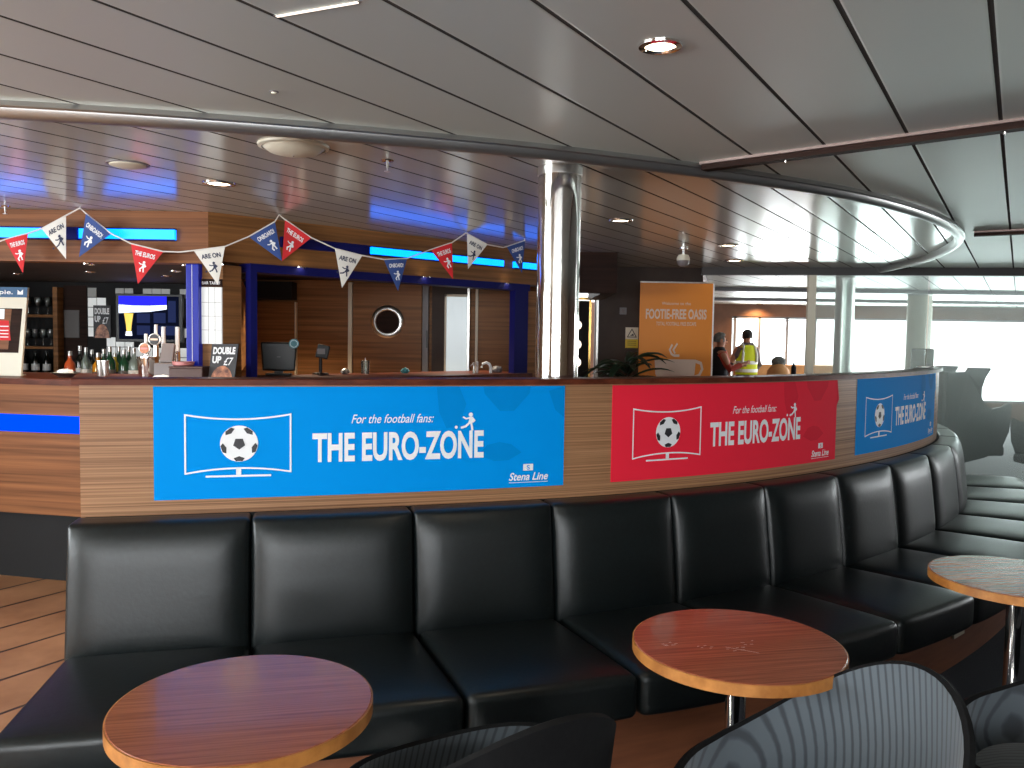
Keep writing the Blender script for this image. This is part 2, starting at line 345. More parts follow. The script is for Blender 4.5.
def player(bm, mapf, u, v, h, kick=True, mi=0):
    """a small printed footballer about h high, feet at v"""
    def m(x, y): return mapf(u + x * h, v - y * h)
    k0 = len(bm.faces)
    poly2(bm, [(0.10 + 0.12 * math.cos(a * math.pi / 6), 0.88 + 0.12 * math.sin(a * math.pi / 6)) for a in range(12)], m)
    stroke(bm, [(0.12, 0.76), (0.13, 0.58), (0.08, 0.42)], 0.24, m); stroke(bm, [(0.06, 0.70), (-0.16, 0.66), (-0.34, 0.76)], 0.09, m)
    stroke(bm, [(0.20, 0.70), (0.32, 0.56), (0.22, 0.46)], 0.09, m)
    stroke(bm, [(0.12, 0.44), (0.17, 0.22), (0.20, 0.0)], 0.12, m)
    if kick: stroke(bm, [(0.04, 0.44), (-0.18, 0.24), (-0.46, 0.16)], 0.12, m); poly2(bm, [(-0.72 + 0.09 * math.cos(a), 0.2 + 0.09 * math.sin(a)) for a in [i * math.pi / 4 for i in range(8)]], m)
    else: stroke(bm, [(0.04, 0.44), (-0.14, 0.22), (-0.06, 0.0)], 0.12, m)
# ------------------------------------------------------------------ plan curve of the bar screen
class Path:
    def __init__(s, P, sub=14):
        P = [Vector(p) for p in P]; P = [P[0] * 2 - P[1]] + P + [P[-1] * 2 - P[-2]]; q = []
        for i in range(1, len(P) - 2):
            for k in range(sub):
                t = k / sub; a, b, c, d = P[i - 1:i + 3]
                q.append(0.5 * ((2 * b) + (c - a) * t + (2 * a - 5 * b + 4 * c - d) * t * t + (3 * b - 3 * c + d - a) * t ** 3))
        q.append(P[-2])
        for _ in range(30): q = [q[0]] + [(q[i - 1] + q[i] * 2 + q[i + 1]) / 4 for i in range(1, len(q) - 1)] + [q[-1]]
        s.q = q; s.l = [0.0]
        for a, b in zip(q, q[1:]): s.l.append(s.l[-1] + (b - a).length)
        s.L = s.l[-1]
    def at(s, t):
        if t <= 0: d = (s.q[2] - s.q[0]).normalized(); return s.q[0] + d * t, d
        if t >= s.L: d = (s.q[-1] - s.q[-3]).normalized(); return s.q[-1] + d * (t - s.L), d
        i = 0
        lo, hi = 0, len(s.l) - 1
        while hi - lo > 1:
            mid = (lo + hi) // 2
            if s.l[mid] <= t: lo = mid
            else: hi = mid
        i = lo; f = (t - s.l[i]) / (s.l[i + 1] - s.l[i]); p = s.q[i].lerp(s.q[i + 1], f)
        def tg(k): k = max(1, min(len(s.q) - 2, k)); return (s.q[k + 1] - s.q[k - 1]).normalized()
        return p, tg(i).lerp(tg(i + 1), f).normalized()
    def pt(s, t, d, z):
        p, tn = s.at(t); return Vector((p.x + tn.y * d, p.y - tn.x * d, z))       # d > 0 is the camera's side
    def s_at_x(s, X):
        i = min(range(len(s.q)), key=lambda k: abs(s.q[k].x - X)); return s.l[i]
    def sweep(s, prof, s0, s1, ds=0.06, bm=None):
        bm = bm or BM(); n = max(1, int(round((s1 - s0) / ds))); rings = []
        for i in range(n + 1):
            t = s0 + (s1 - s0) * i / n; rings.append([bm.verts.new(s.pt(t, d, z)) for d, z in prof])
        m = len(prof); fs = [bm.faces.new(rings[0]), bm.faces.new(rings[-1][::-1])]
        for a, b in zip(rings, rings[1:]):
            for k in range(m): fs.append(bm.faces.new((a[k], a[(k + 1) % m], b[(k + 1) % m], b[k])))
        bmesh.ops.recalc_face_normals(bm, faces=fs); return bm
SCR = Path([(-1.60, 2.905), (-1.29, 2.975), (-0.55, 3.165), (0.21, 3.415), (0.62, 3.60), (1.15, 3.90), (1.73, 4.345), (2.33, 4.93), (2.88, 5.62), (3.25, 6.35), (3.5, 7.15), (3.6, 7.9)])
RNG = Path([(-3.4, 2.62), (-2.5, 2.66), (-1.66, 2.74), (-0.91, 2.90), (-0.24, 3.11), (0.17, 3.26), (0.79, 3.55), (1.29, 3.83), (1.78, 4.17), (2.44, 4.82), (3.0, 5.62), (3.30, 6.40), (3.50, 7.20), (3.58, 8.0), (3.62, 8.7)])
CEIL = 2.30
# ================================================================== THE SETTING
X0, X1, Y0, Y1 = -6.0, 12.0, -4.6, 16.6
struct('floor', BX(X0, X1, Y0, Y1, -0.12, -0.02), M['carpet'])
LC = [(-1.25, Y0), (-1.45, 2.2), (-1.3, 3.0), (1.5, 4.3), (3.0, 6.2), (3.3, 6.9), (7.2, 3.0), (7.2, Y0)]
struct('floor_carpet', prism(BM(), LC, -0.02, 0.0), M['carpet'])
struct('floor_planks', prism(BM(), [(X0, Y0), (-1.25, Y0), (-1.45, 2.2), (-1.3, 3.0), (1.5, 4.3), (3.0, 6.2), (3.3, 6.9), (3.3, Y1), (X0, Y1)], -0.02, 0.0), M['planks'])
struct('floor_aisle', prism(BM(), [(3.3, 6.9), (7.2, 3.0), (7.2, Y0), (X1, Y0), (X1, 9.6), (3.3, 9.6)], -0.02, 0.0), M['purple_grey'])
struct('floor_lounge', prism(BM(), [(3.3, 9.6), (X1, 9.6), (X1, Y1), (3.3, Y1)], -0.02, 0.0), M['purple_grey'])
ring_pts = [tuple(RNG.at(RNG.L * i / 60)[0]) for i in range(61)]
BEAM = [(1.9, 8.46), (12.0, 6.95)]
def beam_y(x): return BEAM[0][1] + (x - BEAM[0][0]) * (BEAM[1][1] - BEAM[0][1]) / (BEAM[1][0] - BEAM[0][0])
rp = [p for p in ring_pts if p[1] < beam_y(p[0])]
rp.append((rp[-1][0] + 0.005, beam_y(rp[-1][0])))
inner = [(X0, 2.62)] + rp + [(1.9, beam_y(1.9)), (1.9, 8.7), (X0, 8.7)]
outer = [(X0, Y0), (X1, Y0), (X1, beam_y(X1))] + rp[::-1] + [(X0, 2.62)]
struct('ceiling_bar', prism(BM(), inner, CEIL, CEIL + 0.1), M['ceil_in'])
struct('ceiling', prism(BM(), outer, CEIL, CEIL + 0.1), M['ceil_out'])
struct('ceiling_lounge', prism(BM(), [(1.9, beam_y(1.9)), (X1, beam_y(X1)), (X1, Y1), (1.9, Y1)], CEIL, CEIL + 0.1), M['ceil_out'])
# satin tube following the joint of the two ceilings
prof = [(0.030, CEIL), (0.034, CEIL - 0.018), (0.026, CEIL - 0.023), (0.022, CEIL - 0.040), (0.010, CEIL - 0.051), (-0.008, CEIL - 0.053), (-0.022, CEIL - 0.045), (-0.028, CEIL - 0.025), (-0.028, CEIL)]
smax = next(RNG.l[i] for i in range(len(RNG.q)) if RNG.q[i].y > beam_y(RNG.q[i].x) - 0.02)
struct('trim_1', RNG.sweep(prof, 0, smax, 0.05), M['ring'], True)
def bar_between(a, b, wd, z0, z1, bm=None):
    a = Vector(a); b = Vector(b); d = (b - a).normalized(); n = Vector((-d.y, d.x)) * wd / 2
    return prism(bm or BM(), [a - n, b - n, b + n, a + n], z0, z1)
def strip_trim(name, a, b):
    o = struct(name, bar_between(a, b, 0.085, CEIL - 0.010, CEIL), M['trim']); struct('trim_rail', bar_between(a, b, 0.05, CEIL - 0.030, CEIL - 0.0105), M['dark_wood'], parent=o); d = (Vector(b) - Vector(a)); L = d.length; d.normalize(); s = BM(); t = 0.35
    while t < L: p = Vector(a) + d * t; lathe(s, [(0, -0.012), (0.005, -0.009), (0.006, 0)], 8, None, (p.x, p.y, CEIL - 0.030)); t += 0.75
    struct('trim_screw', s, M['chrome'], True, parent=o)
strip_trim('trim_2', (0.79, 3.52), (4.2, 0.62)); strip_trim('trim_3', (3.02, 5.50), (7.5, 2.75))
struct('trim_4', bar_between(BEAM[0], BEAM[1], 0.09, CEIL - 0.075, CEIL), M['beam'])
struct('trim_5', BX(2.6, X1, 11.45, 11.60, CEIL - 0.05, CEIL), M['frame']); struct('trim_6', BX(3.4, X1, 14.2, 14.35, CEIL - 0.05, CEIL), M['frame'])
# outer walls with real window openings
def window_wall(name, axis, pos, a0, a1, w0, w1, z0, z1, m, nwin, fm, th=0.12, sgn=1, wn=1, mull=None):
    """wall across x (axis 0) or y (axis 1) at pos; openings w0..w1, z0..z1"""
    def B(bm, u0, u1, zz0, zz1, t0=0.0, t1=None):
        t1 = th if t1 is None else t1; p, q = sorted((pos + sgn * t0, pos + sgn * t1))
        if axis == 1: box(bm, u0, u1, p, q, zz0, zz1)
        else: box(bm, p, q, u0, u1, zz0, zz1)
    bm = BM(); B(bm, a0, w0, 0, CEIL); B(bm, w1, a1, 0, CEIL); B(bm, w0, w1, 0, z0); B(bm, w0, w1, z1, CEIL); wl = struct(name, bm, m)
    fr = BM(); step = (w1 - w0) / nwin
    for u in (mull or [w0 + step * i for i in range(nwin + 1)]): B(fr, u - 0.025, u + 0.025, z0, z1, 0.02, 0.08)
    B(fr, w0, w1, z0 - 0.0, z0 + 0.04, 0.02, 0.08); B(fr, w0, w1, z1 - 0.04, z1, 0.02, 0.08); B(fr, w0, w1, z1 - 0.075, z1 - 0.062, 0.03, 0.07)
    f = struct('window_%d' % wn, fr, fm); gb = BM(); B(gb, w0, w1, z0, z1, 0.045, 0.051); struct('window_pane', gb, M['glass'], parent=f)
window_wall('wall_far', 1, Y1, X0, X1, 4.36, 11.8, 0.40, 2.06, M['wall_brown'], 13, M['frame'], wn=1, mull=(4.36, 4.44, 4.93, 5.48, 6.04, 11.8))
window_wall('wall_left', 0, X0, Y0, Y1, -1.9, 2.7, 1.0, 2.1, M['wall_lounge'], 5, M['frame'], sgn=-1, wn=2)
window_wall('wall_rear', 1, Y0, X0, X1, -4.2, 1.8, 1.0, 2.1, M['wall_lounge'], 6, M['frame'], sgn=-1, wn=3)
window_wall('wall_right', 0, X1, Y0, Y1, 7.0, 14.0, 1.0, 2.1, M['wall_brown'], 8, M['frame'], wn=4)
struct('wall_passage', bar_between((0.84, 8.55), (1.92, 8.55), 0.12, 0, CEIL), M['wall_dark'])
struct('wall_lounge', bar_between((1.90, 8.55), (3.95, Y1), 0.08, 0, CEIL), M['wall_brown'])
# glazed screen under the beam: clear panes and a pale end post
gx = [(3.015, 4.05), (4.06, 5.0), (5.01, 6.3), (6.31, 8.0)]
for a, b in gx:
    g = bar_between((a, beam_y(a)), (b - 0.008, beam_y(b)), 0.012, 0.0, CEIL - 0.075)
    t = finish('glass_screen', g, M['screen_glass']); lb = {3.015: 'clear glass screen pane beside the pale post at the bar', 4.06: 'clear glass screen pane in front of the bar end, second from the pale post', 5.01: 'clear glass screen pane with the vertical joint in front of the dark wing chairs', 6.31: 'clear glass screen pane furthest right under the ceiling beam'}[a]
    tag(t, lb, 'glass screen', 'glass panes under the ceiling beam')
t = finish('screen_post', bar_between((2.93, beam_y(2.93)), (3.005, beam_y(3.005)), 0.07, 0, CEIL - 0.075), M['cream']); tag(t, 'pale square post at the left end of the glass screen', 'post')
def column(name, x, y, r, m, label):
    t = thing(name, label, 'column', (x, y, 0)); h = CEIL
    finish('shaft', lathe(BM(), [(r, 0.0), (r, h)], 48), m, t, True)
    finish('collar', lathe(BM(), [(r, h - 0.035), (r + 0.004, h - 0.035), (r + 0.004, h - 0.001), (r, h - 0.001)], 48), M['steel'], t, True)
column('chrome_column', 0.195, 3.655, 0.094, M['chrome'], 'polished steel column rising behind the curved bar screen')
column('grey_column', 3.78, 9.5, 0.105, M['steel'], 'slim grey metal column behind the left pane of the glass screen')
column('wide_column', 6.0, 12.3, 0.17, M['cream'], 'broad pale column in front of the bright windows beyond the glass screen')
# ================================================================== BAR SCREEN, LEDGE
S_A, S_B = 0.075, SCR.s_at_x(3.22)
t = thing('bar_screen', 'curved striped-veneer screen with dark ledge behind the black banquette', 'partition', (0.2, 3.4, 0))
finish('panel', SCR.sweep([(0, 0), (0, 1.372), (-0.10, 1.372), (-0.10, 0)], S_A, S_B, 0.08), M['zebrano'], t, world=True)
finish('ledge', SCR.sweep([(0.022, 1.372), (0.022, 1.392), (0.018, 1.395), (-0.123, 1.395), (-0.127, 1.392), (-0.127, 1.372)], S_A - 0.02, S_B, 0.05), M['ledge'], t, world=True)
# banners
def screen_banner(s0, ln, red, label):
    ZT, HT = 1.366, 0.413; mb = M['red_banner'] if red else M['blue_banner']
    t = thing('football_banner', label, 'banner', tuple(SCR.pt(s0 + ln / 2, 0.0, ZT - HT)), group='printed banners along the bar screen')
    mp = lambda u, v: SCR.pt(s0 + u, 0.0045, ZT - v); mp2 = lambda u, v: SCR.pt(s0 + u, 0.0058, ZT - v); mp3 = lambda u, v: SCR.pt(s0 + u, 0.0032 + 0.0006, ZT - v)
    k = ln / 1.57
    finish('sheet', SCR.sweep([(0.0006, ZT), (0.003, ZT), (0.003, ZT - HT), (0.0006, ZT - HT)], s0, s0 + ln, 0.04), mb, t, world=True)
    b = BM()                                                                   # faint printed ball patches
    def ghost(pts):
        b = BM(); poly2(b, pts, mp3); finish('ball_pattern', b, M['red_ghost'] if red else M['blue_ghost'], t, world=True)
    ghost([(1.03, 0.0), (1.12, 0.0), (1.15, 0.07), (1.12, 0.16), (1.07, 0.165), (1.04, 0.10)])
    ghost([(1.22, 0.0), (1.42, 0.0), (1.415, 0.03), (1.35, 0.10), (1.29, 0.10), (1.225, 0.03)])
    ghost([(1.20, 0.275), (1.24, 0.235), (1.29, 0.225), (1.34, 0.235), (1.385, 0.27), (1.33, 0.30), (1.27, 0.302)])
    ghost([(1.50, 0.02), (1.57 * k - 0.002, 0.0), (1.57 * k - 0.002, 0.13), (1.53, 0.10)])
    b = BM()
    # curved television outline
    x0, x1, y0, y1 = 0.107, 0.477, 0.103, 0.318
    top = [(x0 + (x1 - x0) * i / 12, y0 + 0.017 * (1 - (i / 6 - 1) ** 2)) for i in range(13)]; bot = [(x1 - (x1 - x0) * i / 12, y1 - 0.017 * (1 - (i / 6 - 1) ** 2)) for i in range(13)]
    stroke(b, top + bot, 0.006, mp, True); stroke(b, [(0.292, 0.302), (0.292, 0.326)], 0.018, mp); stroke(b, [(0.177, 0.330), (0.407, 0.330)], 0.007, mp)
    finish('television_outline', b, M['white'], t, world=True)
    cx, cy, r = 0.294, 0.210, 0.067
    N = 36; b = BM(); poly2(b, [(cx + r * math.cos(2 * math.pi * i / N), cy + r * math.sin(2 * math.pi * i / N)) for i in range(N)], mp)
    ball = finish('football_print', b, M['white'], t, world=True)
    def pent(px, py, rr, rot, squash=1.0, ang=0.0):
        pts = []
        for i in range(5):
            a = rot + 2 * math.pi * i / 5; x, y = rr * math.cos(a), rr * math.sin(a); ca, sa = math.cos(ang), math.sin(ang)
            u = (x * ca + y * sa) * squash; v = -x * sa + y * ca; x, y = u * ca - v * sa, u * sa + v * ca
            x += px; y += py; dd = math.hypot(x, y)
            if dd > r * 0.985: x *= r * 0.985 / dd; y *= r * 0.985 / dd
            pts.append((cx + x, cy + y))
        q = BM(); poly2(q, pts, mp2); bmesh.ops.transform(q, matrix=t.matrix_basis.inverted(), verts=q.verts); finish('football_patch', q, M['ink'], ball)
    pent(0, 0, r * 0.33, math.pi / 2)
    for i in range(5):
        a = math.pi / 2 + 2 * math.pi * i / 5; pent(r * 0.85 * math.cos(a), r * 0.85 * math.sin(a), r * 0.31, a + math.pi, 0.5, a)
    b = BM(); put_text(b, 'For the football fans:', mp, 0.700 * k, 1.018 * k, 0.140, 0.034, 0.004, 0.35)
    put_text(b, 'THE EURO-ZONE', mp, 0.556 * k, 1.222 * k, 0.281, 0.103, 0.032)
    player(b, mp, 1.160 * k, 0.176, 0.072)
    finish('lettering', b, M['white'], t, world=True)
    b = BM(); u0, u1 = 1.330 * k, 1.500 * k
    put_text(b, 'Stena Line', mp, u0, u1, 0.384, 0.031, 0.02, 0.3); stroke(b, [(u0, 0.393), (u1, 0.393)], 0.0022, mp)
    poly2(b, [(u0 + 0.061, 0.318), (u0 + 0.104, 0.318), (u0 + 0.104, 0.345), (u0 + 0.061, 0.345)], mp)
    e = finish('company_emblem', b, M['white'], t, world=True); b = BM()
    put_text(b, 'S', mp2, u0 + 0.076, u0 + 0.089, 0.341, 0.018, 0.01); bmesh.ops.transform(b, matrix=t.matrix_basis.inverted(), verts=b.verts); finish('emblem_letter', b, mb, e)
screen_banner(SCR.s_at_x(-1.288) + 0.012, 1.572, False, 'blue football banner at the left end of the curved bar screen')
screen_banner(SCR.s_at_x(0.436), 1.51, True, 'red football banner in the middle of the curved bar screen')
screen_banner(SCR.s_at_x(1.86), 1.50, False, 'blue football banner wrapped round the far right bend of the bar screen')
# ================================================================== BANQUETTE
t = thing('banquette', 'long curved black leather banquette along the bar screen', 'banquette', (0.3, 3.0, 0))
SB = [0.062]
for wd_ in (0.598, 0.578, 0.553, 0.548, 0.535, 0.55, 0.58, 0.59, 0.59, 0.59, 0.59, 0.59): SB.append(SB[-1] + wd_)
BK = 12
for i in range(BK):
    a, b_ = SB[i], SB[i + 1]
    L = b_ - a - 0.004; g = rbox_grid((L / 2, 0.065, 0.245), 0.018, (12, 3, 10))
    for v in g.verts:
        x, y, z = v.co; front = (y + 0.065) / 0.13; fx = 1 - abs(x / (L / 2)) ** 4; fz = 1 - abs(z / 0.245) ** 4
        d = 0.012 + 0.020 * (1 - z / 0.24) + (0.065 + y) * 0.98 + 0.034 * front * (1 - abs(x / (L / 2)) ** 7) * (1 - abs(z / 0.245) ** 6) - 0.010 * (z / 0.245) * front
        zz = 0.664 + z * 0.975
        v.co = SCR.pt(a + 0.002 + L / 2 + x, d, zz)
    finish('backrest_cushion', g, M['leather'], t, True, world=True)
for i in range(BK):
    a, b_ = SB[i], SB[i + 1]; L = b_ - a - 0.004; g = rbox_grid((L / 2, 0.335, 0.075), 0.03, (12, 10, 2))
    for v in g.verts:
        x, y, z = v.co; fx = 1 - abs(x / (L / 2)) ** 4; fy = 1 - abs(y / 0.335) ** 4
        v.co = SCR.pt(a + 0.002 + L / 2 + x + min(0.05, -0.02 + 0.1 * (a - SB[0] + L / 2 + x)) * (y + 0.335) / 0.67, 0.445 + y + (0.008 * fx if y > 0.3 else 0), 0.385 + z + (0.016 * fx * fy if z > 0.04 else 0))
    finish('seat_cushion', g, M['leather'], t, True, world=True)
finish('back_frame', SCR.sweep([(0.003, 0.02), (0.003, 0.9), (0.018, 0.9), (0.11, 0.46), (0.11, 0.312), (0.11, 0.02)], SB[0] + 0.03, SB[-1] - 0.02, 0.1), M['matt_black'], t, world=True)
pl = finish('plinth', SCR.sweep([(0.12, 0.001), (0.12, 0.309), (0.585, 0.309), (0.585, 0.001)], SB[0] + 0.10, SB[-1] - 0.05, 0.06), M['plinth'], t, world=True)
def on_plinth(name, sc, zc, wd, ht, m, parent, d0=0.586, d1=0.594):
    b = SCR.sweep([(d0, zc - ht / 2), (d0, zc + ht / 2), (d1, zc + ht / 2), (d1, zc - ht / 2)], sc - wd / 2, sc + wd / 2, 0.03); bmesh.ops.transform(b, matrix=t.matrix_basis.inverted(), verts=b.verts)
    return finish(name, b, m, parent)
sk_s = min((i * 0.01 for i in range(300, 560)), key=lambda q: abs(SCR.pt(q, 0.59, 0).x / SCR.pt(q, 0.59, 0).y - 0.552))
sk = on_plinth('socket_plate', sk_s, 0.185, 0.12, 0.085, M['cream'], pl)
# ================================================================== ROUND TABLES
def make_table(x, y, rz, label):
    t = thing('round_table', label, 'table', (x, y, 0), rz, 'round pedestal tables')
    finish('table_top', lathe(BM(), [(0, 0.690), (0.2865, 0.690), (0.2865, 0.7195), (0.285, 0.721), (0, 0.721)], 96), M['table_top'], t, True)
    finish('edge_band', lathe(BM(), [(0.28655, 0.689), (0.290, 0.689), (0.290, 0.719), (0.28655, 0.7195)], 96), M['table_edge'], t, True)
    finish('mounting_plate', lathe(BM(), [(0, 0.676), (0.09, 0.676), (0.09, 0.689), (0, 0.689)], 24), M['steel'], t, True)
    finish('pedestal', lathe(BM(), [(0.028, 0.02), (0.028, 0.678)], 32), M['chrome'], t, True)
    finish('base', lathe(BM(), [(0, 0.0), (0.22, 0.0), (0.22, 0.008), (0.19, 0.014), (0.05, 0.022), (0.034, 0.04), (0.028, 0.04)], 64), M['chrome'], t, True)
    return t
make_table(-0.600, 1.850, math.radians(12), 'round wooden table nearest the left end of the banquette')
tb2 = make_table(0.640, 2.275, math.radians(12), 'round reddish wooden table in front of the middle of the banquette')
make_table(1.850, 2.985, math.radians(12), 'round wooden table furthest right, cut by the edge of the photo')
scf = BM(); sm = lambda u, v: Vector((u, v, 0.7214)); rs = random.Random(3)
for u, v, n_ in ((-0.20, 0.02, 7), (-0.12, -0.02, 5), (-0.03, -0.05, 6), (0.02, -0.01, 4)):
    for k in range(n_): a_ = u + rs.uniform(-0.03, 0.03); b_ = v + rs.uniform(-0.012, 0.012); stroke(scf, [(a_, b_), (a_ + rs.uniform(0.004, 0.012), b_ + rs.uniform(-0.003, 0.003))], 0.0016, sm)
stroke(scf, [(-0.05, -0.03), (-0.01, -0.06), (0.02, -0.085)], 0.0016, sm)
sf = finish('scuff_marks', scf, M['mauve'], tb2); sf['kind'] = 'stuff'
# ================================================================== TUB CHAIRS
def chair_point(ph, t_, inner):
    """ph: angle from the middle of the back; t_ 0 bottom .. 1 rim"""
    c = math.cos(ph); bk = max(0.0, (c + 0.25) / 1.25)
    h = 0.495 + 0.06 * max(0.0, math.sin(abs(ph))) ** 2 + 0.31 * bk ** 2.15
    lean = 0.06 * bk ** 1.5
    zb = 0.27; z = zb + (h - zb) * (t_ ** 1.7)
    rr = (0.285 + lean * t_ ** 2 + 0.02 * (1 - abs(c))) * math.sin(min(1.0, 0.12 + t_ * 1.05) * math.pi / 2) ** 0.85
    if inner: rr = max(0.0, rr - 0.022 - 0.004 * (1 - t_)); z = z + 0.028 * (1 - t_)
    return Vector((-rr * c * 1.02, rr * math.sin(ph), z))
def make_tub(x, y, rz, label):
    """faces +x in its own space"""
    t = thing('tub_chair', label, 'chair', (x, y, 0), rz, 'striped tub chairs at the tables'); n, m_ = 64, 16
    def sheet(inner, ts):
        bm = BM(); uv = bm.loops.layers.uv.new('uv'); rings = [[bm.verts.new(chair_point(-math.pi + 2 * math.pi * i / n, k, inner)) for i in range(n)] for k in ts]
        cen = sum((v.co for v in rings[0]), Vector()) / n; cv = bm.verts.new(cen); fs = []
        for a, b in zip(rings, rings[1:]):
            for i in range(n): fs.append(bm.faces.new((a[i], a[(i + 1) % n], b[(i + 1) % n], b[i])))
        for i in range(n): fs.append(bm.faces.new((cv, rings[0][(i + 1) % n], rings[0][i])))
        bmesh.ops.recalc_face_normals(bm, faces=fs)
        for f in bm.faces:
            for l in f.loops:
                c = l.vert.co; l[uv].uv = (c.y + 0.25 * c.z, c.z)
        return bm
    ts = [k / m_ for k in range(m_ + 1)]
    bm = sheet(False, ts); finish('outer_shell', bm, M['matt_black_cloth'], t, True)
    bm = sheet(True, ts); bmesh.ops.reverse_faces(bm, faces=bm.faces[:]); finish('inner_lining', bm, M['stripe'], t, True)
    bm = BM(); a = [chair_point(-math.pi + 2 * math.pi * i / n, 1.0, False) for i in range(n)]; b = [chair_point(-math.pi + 2 * math.pi * i / n, 1.0, True) for i in range(n)]
    va = [bm.verts.new(p) for p in a]; vm = [bm.verts.new((p + q) / 2 + Vector((0, 0, 0.006))) for p, q in zip(a, b)]; vb = [bm.verts.new(p) for p in b]
    for i in range(n):
        j = (i + 1) % n; bm.faces.new((va[i], va[j], vm[j], vm[i])); bm.faces.new((vm[i], vm[j], vb[j], vb[i]))
    bmesh.ops.recalc_face_normals(bm, faces=bm.faces[:]); finish('rim', bm, M['matt_black_cloth'], t, True)
    bm = BM(); uv = bm.loops.layers.uv.new('uv'); lathe(bm, [(0, 0.36), (0.20, 0.36), (0.232, 0.385), (0.238, 0.41), (0.222, 0.432), (0.16, 0.446), (0, 0.45)], 48)
    for f in bm.faces:
        for l in f.loops: l[uv].uv = (l.vert.co.y, l.vert.co.x)
    finish('seat_cushion', bm, M['stripe'], t, True)
    finish('stem', lathe(BM(), [(0.025, 0.02), (0.025, 0.285), (0.06, 0.30), (0, 0.30)], 24), M['chrome'], t, True)
    finish('base', lathe(BM(), [(0, 0), (0.2, 0), (0.2, 0.008), (0.04, 0.025), (0.025, 0.03)], 48), M['chrome'], t, True)
    return t
M['matt_black_cloth'] = noisy('charcoal_cloth', rgb(13, 13, 14), rgb(19, 19, 20), 80, rough=0.9, spec=0.2)
ch = make_tub(-0.08, 1.89, math.radians(122), 'dark tub chair seen from behind, bottom middle, right of the nearest table')
dup(ch, (0.65, 1.785, 0), math.radians(197), 'grey striped tub chair in front of the reddish table, its lining facing the camera')
dup(ch, (1.46, 2.08, 0), math.radians(178), 'dark tub chair in the bottom right corner, beside the bright striped one')
dup(ch, (2.06, 2.66, 0), math.radians(150), 'dark tub chair at the furthest right table, half out of the photo')
# ================================================================== BAR: bulkhead, opening posts, counter
A_, B_, C_, D_, E_ = (-4.6, 5.14), (-1.865, 5.10), (0.27, 7.11), (0.88, 7.11), (0.88, 8.49)
def off(p, d): return (p[0] + d[0], p[1] + d[1])
t = thing('bar_bulkhead', 'angled wood-clad bulkhead over the bar openings with neon strips', 'bulkhead', (-1.9, 5.3, 2.0))
def wp(name, bm, m, parent, smooth=False):
    bmesh.ops.transform(bm, matrix=parent.matrix_basis.inverted(), verts=bm.verts); return finish(name, bm, m, parent, smooth)
nBC = Vector((0.6855, -0.7281)); dBC = Vector((0.7281, 0.6855))               # right wing: outward normal and direction
def along(s_, d=0.0): return (B_[0] + dBC.x * s_ + nBC.x * d, B_[1] + dBC.y * s_ + nBC.y * d)
LBC = (Vector(C_) - Vector(B_)).length
wp('left_fascia', prism(BM(), [A_, B_, along(0.0, -0.16), (-4.6, 5.28)], 1.985, CEIL - 0.001), M['bulkhead'], t)
wp('right_fascia', prism(BM(), [B_, C_, along(LBC + 0.06, -0.15), along(0.0, -0.16)], 2.005, CEIL - 0.001), M['walnut'], t)
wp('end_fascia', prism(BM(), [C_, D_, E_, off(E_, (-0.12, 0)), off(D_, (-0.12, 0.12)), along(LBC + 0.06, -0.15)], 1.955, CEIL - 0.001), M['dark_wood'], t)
# neon tubes
def neon(name, a, b, z0, z1, m, label, out=0.03):
    a = Vector(a); b = Vector(b); d = (b - a).normalized(); n = Vector((d.y, -d.x))
    q = [a + n * 0.002, b + n * 0.002, b + n * out, a + n * out]; zc = (z0 + z1) / 2
    o = thing('neon_strip', label, 'light', ((a.x + b.x) / 2, (a.y + b.y) / 2, zc)); 
    wp('diffuser', prism(BM(), q, z0, z1), m, o); r = BM(); prism(r, [a + n * 0.001, b + n * 0.001, b + n * (out + .006), a + n * (out + .006)], z1, z1 + 0.008); prism(r, [a + n * 0.001, b + n * 0.001, b + n * (out + .006), a + n * (out + .006)], z0 - 0.008, z0)
    wp('channel', r, M['navy'], o); return o
neon('n', (-4.5, 5.138), (-2.75, 5.113), 2.124, 2.184, M['cyan_neon'], 'cyan neon strip on the bulkhead above the bar, left length')
neon('n', (-2.74, 5.113), (-2.655, 5.111), 2.124, 2.184, M['navy'], 'unlit navy length between the two left cyan neon strips')
neon('n', (-2.645, 5.111), (-2.06, 5.103), 2.124, 2.184, M['cyan_neon'], 'cyan neon strip on the bulkhead ending left of the corner')
def sx(X): return (X - B_[0]) / dBC.x
neon('n', along(sx(-1.52)), along(sx(-1.03)), 2.133, 2.183, M['navy'], 'unlit navy end of the neon strip right of the bulkhead corner')
neon('n', along(sx(-1.02)), along(sx(-0.10)), 2.133, 2.183, M['cyan_neon'], 'long cyan neon strip on the right wing of the bulkhead')
neon('n', along(sx(-0.01)), along(sx(0.25)), 2.133, 2.183, M['cyan_neon'], 'short cyan neon strip beside the polished column')
